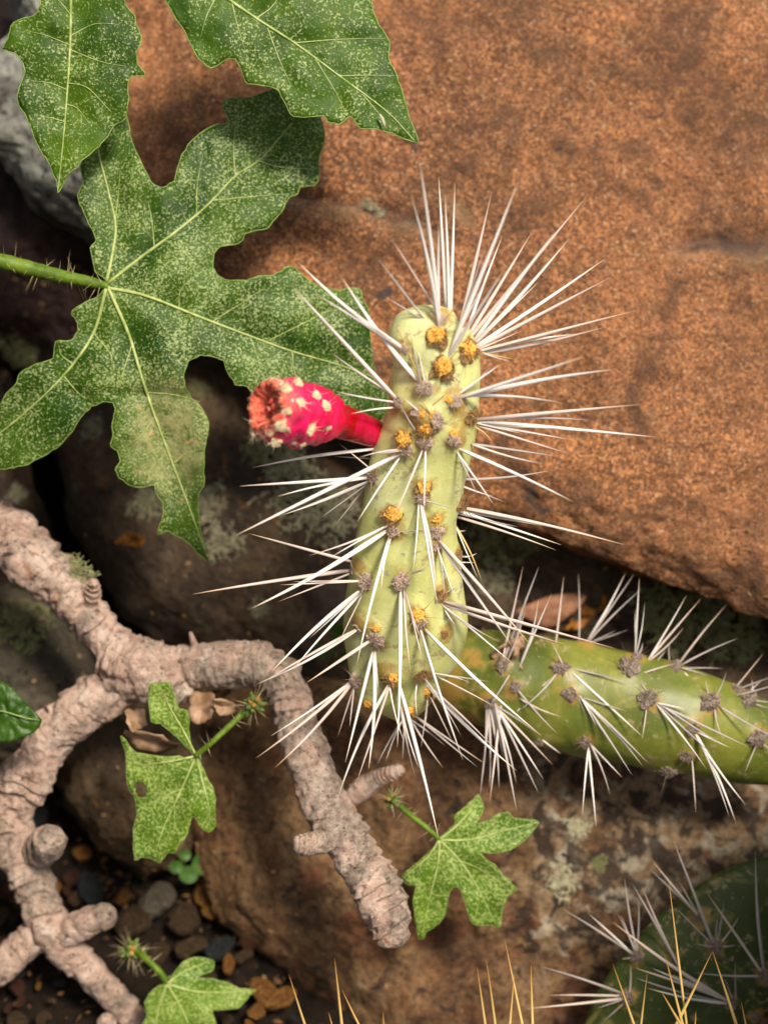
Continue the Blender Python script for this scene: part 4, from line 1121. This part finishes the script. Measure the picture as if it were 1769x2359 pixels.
S2 = [(400, 640, 320, 470), (540, 450, 840, 50), (550, 460, 890, 140), (560, 470, 810, 400), (840, 560, 865, 70), (845, 550, 840, 260), (860, 550, 890, 470), (920, 590, 1255, 200), (930, 590, 1150, 380), (980, 590, 1040, 520), (1060, 590, 1050, 460), (1110, 600, 1410, 240), (1120, 625, 1490, 450), (900, 670, 1100, 610), (1130, 645, 1400, 645), (1150, 680, 1290, 910), (1460, 760, 1640, 540), (1480, 770, 1700, 690), (1470, 810, 1720, 740), (1560, 840, 1720, 860), (1560, 860, 1700, 900),
      (350, 680, 120, 910), (460, 680, 900, 1080), (430, 680, 530, 930), (470, 650, 830, 740), (530, 830, 810, 915), (500, 820, 640, 1040), (520, 840, 930, 1240), (500, 830, 900, 1265), (520, 850, 830, 1320), (560, 1110, 690, 1440), (570, 1120, 770, 1330), (550, 1130, 600, 1640), (910, 880, 880, 1100), (980, 860, 1250, 910), (990, 870, 1560, 1140), (990, 880, 1330, 1190), (970, 870, 1290, 1280), (1000, 870, 1380, 1120), (1210, 1050, 1530, 1500), (1220, 1060, 1470, 1620), (1230, 1040, 1440, 1140), (1190, 1210, 1215, 1550), (890, 750, 940, 810),
      (1340, 860, 1310, 950), (1350, 870, 1700, 1075), (1330, 830, 1410, 650), (1290, 800, 1270, 700), (1330, 870, 1380, 1090), (1590, 1110, 1510, 1300), (1620, 1100, 1750, 1190), (-30, 850, 110, 1540), (-30, 870, 280, 1340), (-20, 870, 250, 1430), (110, 770, 370, 1060), (-60, 880, 0, 1400), (-30, 870, 270, 1070), (-40, 880, 110, 1370), (-80, 880, -100, 1320), (-70, 880, -60, 1400), (-60, 880, -120, 1450), (10, 880, -60, 1480), (-20, 880, 340, 1250), (130, 830, 400, 950), (120, 900, 350, 680), (60, 690, -60, 880), (20, 590, 150, 0), (30, 590, 250, 0), (50, 590, 170, 180), (130, 620, 330, 165), (350, 480, 400, 60), (490, 460, 487, 40), (1570, 810, 1560, 700), (270, 1090, 390, 1180), (1090, 630, 1300, 690), (1540, 790, 1640, 700), (1620, 1060, 1720, 1010)]
spines([(*cr(1150, 1300, 2.68, [(a, b)])[0], *cr(1150, 1300, 2.68, [(c, d)])[0]) for a, b, c, d in S2], pad2, bv2, 0.06, random.Random(8), kinds='wpdd', fwd=0.4, twin=0.18)

# third and fourth pads: the dark cactus in the corner
cact2 = empty('prickly_pear_cactus', P(1700, 2520, 0.1), 'dark green cactus in the shade with grey and golden spines', 'cactus')
t6 = lambda p: cr(1150, 1850, 2.68, p)
AR3 = t6([(850, 950, 17), (1340, 890, 18), (1630, 1070, 18), (790, 1205, 18), (1430, 1240, 16), (1230, 700, 12), (1580, 1320, 12)])
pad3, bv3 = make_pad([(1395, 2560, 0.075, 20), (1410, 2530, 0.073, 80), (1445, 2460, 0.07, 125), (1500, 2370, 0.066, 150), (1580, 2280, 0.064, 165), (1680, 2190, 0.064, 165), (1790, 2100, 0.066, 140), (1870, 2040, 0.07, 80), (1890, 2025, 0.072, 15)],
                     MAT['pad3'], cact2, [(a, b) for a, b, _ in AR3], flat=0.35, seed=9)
pad3['label'] = 'broad dark green pad'
for x, y, r in AR3:
    a, n, hit = on(bv3, x, y, 0.06)
    add_tuft('feltd', a, n, r * K * 0.9, pad3, 'areole')
S3 = [(830, 945, 380, 650), (850, 925, 770, 450), (840, 920, 720, 660), (1230, 700, 930, 340), (1225, 690, 920, 400), (1320, 870, 1070, 220), (1310, 870, 1080, 640), (1345, 870, 1390, 600), (1360, 875, 1490, 690), (1320, 890, 1200, 870), (1360, 890, 1480, 880), (1620, 1050, 1270, 540), (1635, 1040, 1580, 280), (1610, 1070, 1190, 1050), (1640, 1090, 1700, 1180), (760, 1180, 250, 1010), (765, 1195, 280, 1190), (770, 1210, 150, 1275), (780, 1230, 630, 1364), (770, 1215, 590, 1275), (830, 960, 740, 970), (1410, 1240, 830, 1080), (1415, 1225, 820, 1015), (1400, 1220, 690, 730), (1120, 1040, 815, 490), (1440, 1220, 1380, 1060), (1460, 1220, 1455, 960), (1660, 1210, 1400, 1080), (1235, 690, 1220, 600), (800, 1190, 810, 980)]
spines([(*t6([(a, b)])[0], *t6([(c, d)])[0]) for a, b, c, d in S3], pad3, bv3, 0.06, random.Random(3), kinds='ddp', fwd=0.35, twin=0.45)
AR4 = [(650, 2520), (780, 2530), (870, 2520), (1100, 2510), (1190, 2520), (1260, 2515), (1420, 2510), (1480, 2520), (1560, 2500), (1600, 2520), (1000, 2540)]
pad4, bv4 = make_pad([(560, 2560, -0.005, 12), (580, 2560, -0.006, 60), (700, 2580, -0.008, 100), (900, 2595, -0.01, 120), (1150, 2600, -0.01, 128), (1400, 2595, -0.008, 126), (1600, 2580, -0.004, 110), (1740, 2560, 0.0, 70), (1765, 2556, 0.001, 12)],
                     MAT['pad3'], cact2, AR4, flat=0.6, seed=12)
pad4['label'] = 'low pad with golden spines'
for x, y in AR4:
    a, n, hit = on(bv4, x, y, -0.01)
    add_tuft('felt', a, n, 16 * K, pad4, 'areole')
GOLD = [(*t6([(a, b)])[0], *t6([(c, d)])[0]) for a, b, c, d in [(140, 1364, 30, 830), (70, 1364, 95, 1040), (210, 1364, 195, 980), (830, 1364, 695, 980), (880, 1364, 915, 1040), (1130, 1364, 1020, 930), (1155, 1364, 1040, 430), (1090, 1364, 1320, 910), (1455, 1320, 1310, 900), (1580, 1320, 1490, 1210), (1210, 1364, 1215, 1270), (1090, 1310, 990, 1150)]]
GOLD += [(*cr(500, 1600, 2.074, [(a, b)])[0], *cr(500, 1600, 2.074, [(c, d)])[0]) for a, b, c, d in [(420, 1574, 340, 1330), (595, 1574, 560, 1250), (690, 1574, 590, 1400), (545, 1574, 530, 1510), (795, 1574, 793, 1510), (1280, 1574, 1240, 1290), (1325, 1574, 1285, 1260)]]
rg = random.Random(4)
for x0, y0, x1, y1 in GOLD:
    s = (2505 - y1) / max(y0 - y1, 20)
    bx, by = x1 + (x0 - x1) * s, 2505
    bx = min(max(bx, 600), 1740)
    a, n, hit = on(bv4, bx, by, -0.01)
    add_spine(a, P(x1, y1, -0.012 - rg.uniform(0, 0.02)), pad4, 'g', rg.uniform(3.6, 5.0) * K)

# ------------------------------------------------------------------ dry litter
def curled_leaf(name, outline, z, curl, mat, label, cat, veins=True, seed=0, rough=0.0):
    p = smooth_poly(outline, 8)
    c = p.mean(0)
    n = len(p); V = [np.r_[c, z]]; F = []
    rings = 9
    ud = p[np.argmax(np.linalg.norm(p - c, axis=1))] - c; ud /= np.linalg.norm(ud)
    for k in range(1, rings + 1):
        q = c + (p - c) * k / rings
        cross = (q - c) @ np.array([-ud[1], ud[0]])
        zz = z + curl * cross ** 2 + rough * fbm(np.c_[q * 0.05, np.full(n, seed)], 1, 3)
        V += [np.r_[a, b] for a, b in zip(q, zz)]
    F += [(0, 1 + j, 1 + (j + 1) % n) for j in range(n)]
    for k in range(rings - 1):
        F += [(1 + k * n + j, 1 + (k + 1) * n + j, 1 + (k + 1) * n + (j + 1) % n, 1 + k * n + (j + 1) % n) for j in range(n)]
    V = np.array(V)
    o = mesh_obj(name, P(V[:, 0], V[:, 1], V[:, 2]), F, mat, origin=P(c[0], c[1], z))
    sm = o.modifiers.new('thickness', 'SOLIDIFY'); sm.thickness = 0.0004
    tag(o, label, cat)
    if veins:
        L = np.max((p - c) @ ud); L0 = np.min((p - c) @ ud)
        nn = np.array([-ud[1], ud[0]])
        parts = [[c + ud * L0 * 0.95, c + ud * L * 0.9]]
        for s in np.linspace(0.8, -0.7, 9):
            a = c + ud * (L if s > 0 else -L0) * s
            for sg in (-1, 1):
                wdt = np.max(np.abs((p - c) @ nn)) * 0.75 * math.sqrt(max(0, 1 - s * s))
                parts.append([a, a + ud * 12 + nn * sg * wdt])
        for a, b in parts:
            q = np.linspace(a, b, 6)
            zz = z + curl * ((q - c) @ nn) ** 2 - 0.0002
            v, f = tube(P(q[:, 0], q[:, 1], zz), 1.5 * K, 5)
            mesh_obj('vein', v, f, MAT['dryvein'], o)
    return o
curled_leaf('dry_leaf', s5((100, 290), (200, 240), (310, 200), (430, 180), (520, 185), (535, 210), (480, 280), (400, 340), (330, 385), (260, 390), (190, 350)), 0.115, 0.0000018, MAT['dry'], 'curled tan dry leaf with dark veins under the orange boulder', 'dry leaf')
curled_leaf('leaf_fragment', s5((540, 230), (600, 125), (650, 170), (665, 250), (560, 340), (500, 400), (400, 410), (460, 320)), 0.125, 0, MAT['rust'], 'crumpled rust-orange leaf fragment beside the tan dry leaf', 'dry leaf', False, 4, 0.006)
curled_leaf('leaf_fragment', cr(0, 950, 3.318, [(870, 1000), (960, 920), (1060, 930), (1110, 980), (1060, 1040), (960, 1010)]), 0.108, 0, MAT['rust'], 'torn orange leaf scrap on the dark brown slab', 'dry leaf', False, 6, 0.004)
curled_leaf('leaf_fragment', cr(1150, 1300, 2.68, [(-60, 560), (60, 470), (150, 440), (160, 560), (130, 690), (60, 720), (40, 640)]), 0.045, 0, MAT['husk'], 'papery brown shred hanging at the base of the sideways pad', 'dry leaf', False, 8, 0.006)
# plain green leaf at the rim, clover, sprouts
gl = cr(0, 1050, 2.37, [(-10, 1235), (60, 1265), (140, 1350), (225, 1440), (190, 1510), (80, 1555), (-10, 1565), (-90, 1500), (-120, 1350)])
o = curled_leaf('green_leaf', gl, 0.03, 0.0000004, MAT['leafG'], 'smooth plain green leaf beside the knobbly stem', 'leaf', False, 1, 0.0015)
v, f = tube(P(np.array([-60, 10, 60, 92.]), np.array([1630, 1640, 1655, 1660.]), np.array([0.0285] * 4)), np.array([3, 2.6, 1.8, 0.8]) * K, 6)
mesh_obj('vein', v, f, MAT['margin'], o)
clo = empty('clover', P(455, 1995, 0.13), 'tiny green clover sprig in the pebble gap', 'clover')
for (x, y), r in zip(cr(0, 1700, 2.37, [(1110, 690), (1030, 745), (960, 705), (1010, 640)]), (26, 22, 16, 14)):
    a = np.linspace(0, 2 * math.pi, 20, endpoint=False)
    rr = r * (1 - 0.18 * np.exp(-((a - 4.7) / 0.35) ** 2))
    px, py = x + rr * np.cos(a), y + rr * np.sin(a)
    zz = 0.122 + 0.0004 * np.cos(2 * a)
    v = np.vstack([P(x, y, 0.1222)[None], P(px, py, zz)])
    o = mesh_obj('leaflet', v, [(0, 1 + j, 1 + (j + 1) % 20) for j in range(20)], MAT['clover'], clo, smooth=False)
    sm = o.modifiers.new('thickness', 'SOLIDIFY'); sm.thickness = 0.0004
v, f = tube(P(np.array([448, 452, 450.]), np.array([1990, 2020, 2060.]), np.array([0.124, 0.14, 0.16])), 2.2 * K, 6)
mesh_obj('stem', v, f, MAT['clover'], clo)
spr = empty('seedling', P(765, 1520, 0.11), 'small bright green seedling behind the base of the upright pad', 'seedling')
for (x, y, a, L) in [(775, 1460, 0.6, 46), (745, 1510, 2.2, 42), (785, 1525, 1.2, 36), (765, 1440, 2.8, 30)]:
    t = np.linspace(0, 1, 10)
    d = np.array([math.cos(a), -math.sin(a)]); n_ = np.array([-d[1], d[0]])
    wd = np.sin(t * math.pi) ** 0.8 * L * 0.3
    ctr = np.array([x, y]) + np.outer(t - 0.3, d) * L
    z = 0.098 - 0.006 * t
    q = np.vstack([ctr + n_ * wd[:, None], ctr, ctr - n_ * wd[:, None]])
    zz = np.r_[z - 0.002, z, z - 0.002]
    F = [(j, j + 1, 10 + j + 1, 10 + j) for j in range(9)] + [(10 + j, 10 + j + 1, 20 + j + 1, 20 + j) for j in range(9)]
    o = mesh_obj('leaflet', P(q[:, 0], q[:, 1], zz), F, MAT['clover'], spr)
    sm = o.modifiers.new('thickness', 'SOLIDIFY'); sm.thickness = 0.0004
v, f = tube(P(np.array([768, 770, 765.]), np.array([1450, 1500, 1545.]), np.array([0.097, 0.102, 0.115])), 3 * K, 6)
mesh_obj('stem', v, f, MAT['clover'], spr)

# ------------------------------------------------------------------ lichen tufts
def lichen_mesh(seed, nb=170, spread=1.0):
    rr = np.random.default_rng(seed)
    parts = []
    def branch(p, d, L, r, depth):
        pts = [p]
        for i in range(3):
            d = d + rr.normal(0, 0.45, 3); d[2] += 0.12; d /= np.linalg.norm(d)
            p = p + d * L / 3
            pts.append(p)
        parts.append(tube3(np.array(pts), r))
        if depth:
            for _ in range(2):
                branch(p, d + rr.normal(0, 0.8, 3), L * 0.6, r * 0.75, depth - 1)
    def tube3(p, r):
        n = len(p); V, F = [], []
        for i in range(n):
            for k in range(3):
                a = k * 2.1 + i * 0.4
                V.append(p[i] + r * (1 - 0.55 * i / n) * np.array([math.cos(a), math.sin(a), 0.5 * math.cos(a * 2)]))
        for i in range(n - 1):
            for k in range(3):
                F.append((i * 3 + k, i * 3 + (k + 1) % 3, i * 3 + 3 + (k + 1) % 3, i * 3 + 3 + k))
        F.append((n * 3 - 3, n * 3 - 2, n * 3 - 1))
        return np.array(V), F
    for b in range(nb):
        a, rad = rr.uniform(0, 6.28), rr.uniform(0, 1) ** 0.7 * spread
        p = np.array([rad * math.cos(a) * (1 + 0.3 * math.sin(3 * a + seed)), rad * math.sin(a), -0.05])
        branch(p, np.array([p[0] * 0.7, p[1] * 0.7, 0.8]) + rr.normal(0, 0.3, 3), rr.uniform(0.2, 0.42), 0.042, 2)
    v, f = join(parts)
    return v, f
LM = {}
for k, (mt) in enumerate(('lichen', 'lichen2', 'lichen3')):
    LM[mt] = []
    for s in range(2):
        v, f = lichen_mesh(40 + s + k * 5)
        me = bpy.data.meshes.new('lichen_tuft')
        me.from_pydata(v.tolist(), [], f)
        me.materials.append(MAT[mt])
        LM[mt].append(me)
LI = [(690, 1150, 82, 'lichen', 'grey-green lichen tuft on the slab below the red fruit'), (765, 1180, 56, 'lichen', 'grey-green lichen tuft on the slab touching the upright pad'), (660, 1066, 54, 'lichen', 'grey lichen tuft just under the red fruit'), (585, 1040, 34, 'lichen2', 'olive lichen sprig under the hollow end of the red fruit'),
      (520, 1255, 46, 'lichen', 'grey lichen rosette beside the pointed tip of the large leaf'), (345, 1160, 36, 'lichen', 'grey lichen tuft half under the drooping leaf lobe, facing the knobbly stem'), (480, 1160, 38, 'lichen', 'grey lichen tuft beside the drooping leaf lobe, facing the upright cactus'), (55, 800, 50, 'lichen2', 'olive lichen on the dark rock below the leaf stalk'), (225, 985, 30, 'lichen', 'small lichen tuft in the lower sinus of the large leaf'), (460, 900, 26, 'lichen2', 'olive lichen spot showing through the rounded gap of the large leaf'),
      (45, 1450, 60, 'lichen2', 'green-grey lichen patch in the fork under the thick stem'), (30, 1135, 24, 'lichen', 'lichen crumb above the thick knobbly stem'), (1120, 1250, 50, 'lichen2', 'dark olive lichen between the upright pad and the orange boulder'), (1220, 1240, 50, 'lichen2', 'olive lichen hanging at the lower edge of the orange boulder'), (1140, 1340, 44, 'lichen', 'grey lichen in the shade between the two pads'),
      (1560, 1430, 70, 'lichen2', 'olive lichen cushion above the middle of the sideways pad'), (1690, 1470, 70, 'lichen2', 'olive lichen cushion above the far end of the sideways pad'), (1500, 1385, 40, 'lichen2', 'small lichen cushion beside the rusty leaf fragment'), (1655, 1435, 26, 'lichen3', 'pale lichen speck among the olive cushions'), (850, 470, 20, 'lichen3', 'pale dry lichen sprig on the ledge of the orange boulder'), (875, 492, 18, 'lichen3', 'tail of the pale dry lichen sprig on the boulder ledge'),
      (600, 1400, 24, 'lichen', 'tiny lichen tuft on the lower slab among spine tips'), (170, 1330, 40, 'lichen2', 'lichen fringe along the top of the thick stem'), (1290, 2030, 34, 'lichen3', 'pale lichen tuft on the mottled rock'), (1330, 1905, 24, 'lichen3', 'pale lichen tuft below the sideways pad'), (1380, 1990, 18, 'lichen2', 'small olive lichen on the mottled rock')]
for i, (x, y, r, mt, lab) in enumerate(LI):
    if lab.startswith('lichen fringe'):
        pos, n = Vector(P(165, 1318, 0.062)), Vector(-DIR + UP * 0.6).normalized()
    else:
        pos, n, _ = rock_hit(x, y)
    n = (n + Vector(-DIR) * 0.8).normalized()
    s = r * K * 1.25
    mw = Matrix.Translation(pos) @ n.to_track_quat('Z', 'Y').to_matrix().to_4x4() @ Matrix.Rotation(i * 1.3, 4, 'Z') @ Matrix.Diagonal((s, s * (0.45 if mt == 'lichen3' and y < 600 else 0.85), s * 0.55, 1))
    o = inst('lichen_tuft', LM[mt][i % 2], mw, None)
    tag(o, lab, 'lichen', 'lichen tufts on the rocks')

# ------------------------------------------------------------------ pebbles
def pebble_mesh(seed, mat, sq=(1, 0.75, 0.55)):
    n, S = 14, 20
    V = [(0, 0, 1.0)]
    for i in range(1, n):
        ph = math.pi * i / n
        for j in range(S):
            a = 2 * math.pi * j / S
            V.append((math.sin(ph) * math.cos(a), math.sin(ph) * math.sin(a), math.cos(ph)))
    V.append((0, 0, -1.0))
    V = np.array(V)
    V = np.sign(V) * np.abs(V) ** 0.8
    V *= (1 + 0.28 * fbm(V + seed * 7.7, 0.9, 4))[:, None]
    V *= np.array(sq)
    F = [(0, 1 + j, 1 + (j + 1) % S) for j in range(S)]
    for i in range(n - 2):
        F += [(1 + i * S + j, 1 + (i + 1) * S + j, 1 + (i + 1) * S + (j + 1) % S, 1 + i * S + (j + 1) % S) for j in range(S)]
    b = 1 + (n - 2) * S
    F += [(b + j, len(V) - 1, b + (j + 1) % S) for j in range(S)]
    me = bpy.data.meshes.new('pebble')
    me.from_pydata(V.tolist(), [], F)
    me.polygons.foreach_set('use_smooth', [True] * len(F))
    me.materials.append(mat)
    return me
pm = dict(o=m_plain('orange_pebble', (0.22, 0.085, 0.016), (0.46, 0.21, 0.045), 3, 0.7, 0.3, 0.8, 0.15, 7), b=m_plain('brown_pebble', (0.05, 0.03, 0.014), (0.14, 0.08, 0.034), 3, 0.7, 0.3, 0.8, 0.15, 7), g=m_plain('blue_grey_pebble', (0.022, 0.025, 0.027), (0.05, 0.055, 0.056), 3, 0.7, 0.3, 0.8, 0.15, 7), w=m_plain('pale_pebble', (0.13, 0.105, 0.07), (0.24, 0.20, 0.14), 3, 0.7, 0.3, 0.8, 0.15, 7), r=m_plain('reddish_pebble', (0.06, 0.02, 0.011), (0.13, 0.045, 0.02), 3, 0.7, 0.3, 0.8, 0.15, 7))
PM = {k: [pebble_mesh(i + ord(k), m, ((1, 0.72, 0.5), (1, 0.88, 0.6), (1, 0.6, 0.45))[i]) for i in range(3)] for k, m in pm.items()}
PB = [(1130, 830, 36, 'o', 'glossy orange pebble wedged against the rust-brown rock', 1.0), (1160, 945, 24, 'o', 'rounded tan-orange pebble below the glossy one', 0.3), (1200, 1150, 36, 'g', 'dark blue-grey stone in the pebble gap', 0.4), (845, 890, 42, 'w', 'pale beige stone in the pebble gap', 0.6), (490, 840, 36, 'g', 'slate grey stone beside the left stem', 1.2), (1040, 1140, 36, 'b', 'broad brown stone next to the dark blue-grey one', 0.1), (870, 1180, 26, 'b', 'brown stone above the bristly bud', 0.9), (1360, 1110, 24, 'r', 'red-brown stone at the foot of the rust-brown rock', 0.5), (1530, 1430, 34, 'o', 'large orange stone near the golden spines', 0.1), (1440, 1390, 34, 'o', 'long orange stone by the lowest leaf', 1.9), (1400, 1500, 20, 'o', 'small orange stone under the lowest leaf tip', 0.4), (1330, 1190, 22, 'b', 'brown chip between the orange stones', 0.2), (670, 870, 18, 'o', 'little ochre stone beside the pale beige one', 0.7), (450, 630, 22, 'o', 'flat orange chip next to the stubby knob', 0.0), (210, 440, 30, 'g', 'dark grey stone behind the left stem', 0.8), (420, 880, 20, 'b', 'brown pebble against the left stem', 0.4), (390, 770, 20, 'r', 'reddish pebble by the stubby knob', 0.9), (1250, 1240, 22, 'o', 'orange chip under the dark blue-grey stone', 1.3), (720, 1010, 40, 'b', 'flat brown stone in shade under the pale one', 0.2), (1000, 990, 34, 'b', 'dull brown stone between the pale and tan stones', 0.7)]
placed = []
for i, (x, y, r, k, lab, rot) in enumerate(PB):
    px, py = cr(0, 1700, 2.37, [(x, y)])[0]
    s = r * K * 1.22
    g = ground_at(px, py, s * 0.45)
    placed.append((g.x, g.y, s))
    mw = Matrix.Translation(g) @ Matrix.Rotation(rot + 0.3, 4, 'Z') @ Matrix.Rotation(0.5, 4, 'X') @ Matrix.Diagonal((s, s, s, 1))
    tag(inst('pebble', PM[k][i % 3], mw, None), lab, 'pebble', 'pebbles in the gap between the rocks')
names = dict(o='small orange pebble among the gravel in the rock gap', b='small brown pebble among the gravel in the rock gap', g='small grey pebble among the gravel in the rock gap', r='small reddish pebble among the gravel in the rock gap')
rp = random.Random(9)
cnt = 0
for tries in range(900):
    px, py = rp.uniform(-40, 760), rp.uniform(1780, 2380)
    if px > 380 and py < 1900 + (px - 470) * 1.2: continue
    s = rp.choice((9, 12, 15, 19, 24)) * K * 1.2
    g = ground_at(px, py, s * 0.4)
    if any((g.x - a) ** 2 + (g.y - b) ** 2 < (0.8 * (s + c)) ** 2 for a, b, c in placed): continue
    o_, d_ = ray(px, py)
    h = min([q[3] for q in (b.ray_cast(o_, d_) for b in ROCKS) if q[0] is not None] or [9])
    if h < (g - o_).length - 0.004: continue
    placed.append((g.x, g.y, s))
    k = rp.choice('obbbbgrr')
    mw = Matrix.Translation(g) @ Matrix.Rotation(rp.uniform(0, 6), 4, 'Z') @ Matrix.Rotation(rp.uniform(-.6, .6), 4, 'X') @ Matrix.Diagonal((s, s, s, 1))
    tag(inst('pebble', rp.choice(PM[k]), mw, None), names[k], 'pebble', 'small pebbles in the gravel')
    cnt += 1
    if cnt > 60: break

# ------------------------------------------------------------------ fine debris on the rocks
def debris(name, regions, n, mat, label, seed, size=(4, 11)):
    rr = random.Random(seed)
    parts = []
    for i in range(n):
        x0, y0, x1, y1 = rr.choice(regions)
        pos, nn, _ = rock_hit(rr.uniform(x0, x1), rr.uniform(y0, y1))
        nn = np.array(nn)
        a = np.array([rr.gauss(0, 1) for _ in range(3)]); a -= nn * (a @ nn); a /= np.linalg.norm(a)
        b = np.cross(nn, a)
        L = rr.uniform(*size) * K; wd = L * rr.choice((0.12, 0.3, 0.6))
        c = np.array(pos) + nn * 0.0006
        up = nn * L * rr.uniform(0.05, 0.4)
        top = [c - a * L, c - b * wd * rr.uniform(.6, 1) + up * .6, c + a * L * rr.uniform(.6, 1.1) + up, c + b * wd * rr.uniform(.6, 1) + up * .6]
        v = np.array(top + [q - nn * 0.0006 for q in top])
        parts.append((v, [(0, 1, 2, 3), (7, 6, 5, 4), (0, 4, 5, 1), (1, 5, 6, 2), (2, 6, 7, 3), (3, 7, 4, 0)]))
    v, f = join(parts)
    o = mesh_obj(name, v, f, mat, smooth=False)
    tag(o, label, 'debris', kind='stuff')
LOW = [(150, 1050, 900, 1500), (1000, 1180, 1769, 1480), (0, 1350, 240, 1600), (0, 600, 220, 1000)]
BOT = [(450, 1600, 760, 2300), (850, 1700, 1769, 2359), (220, 1600, 480, 1980)]
debris('plant_debris', LOW + BOT, 380, m_plain('tan_debris', (0.16, 0.085, 0.035), (0.36, 0.22, 0.10), 300, 0.85, bump=0), 'scattered tan crumbs of dry plant debris on the rocks', 3)
debris('soil_crumbs', LOW + BOT, 420, m_plain('dark_debris', (0.015, 0.01, 0.008), (0.07, 0.042, 0.024), 300, 0.9, bump=0), 'scattered dark crumbs of soil on the rocks', 4)
debris('gravel_chips', [(0, 1900, 640, 2359), (200, 1800, 500, 2100)], 260, m_plain('rusty_debris', (0.06, 0.028, 0.012), (0.22, 0.10, 0.03), 300, 0.8, bump=0), 'rusty chips and grit between the pebbles', 5, (4, 16))

for o in bpy.data.objects:
    for k in ('_o', '_bvh', 'leafy'):
        if k in o: del o[k]
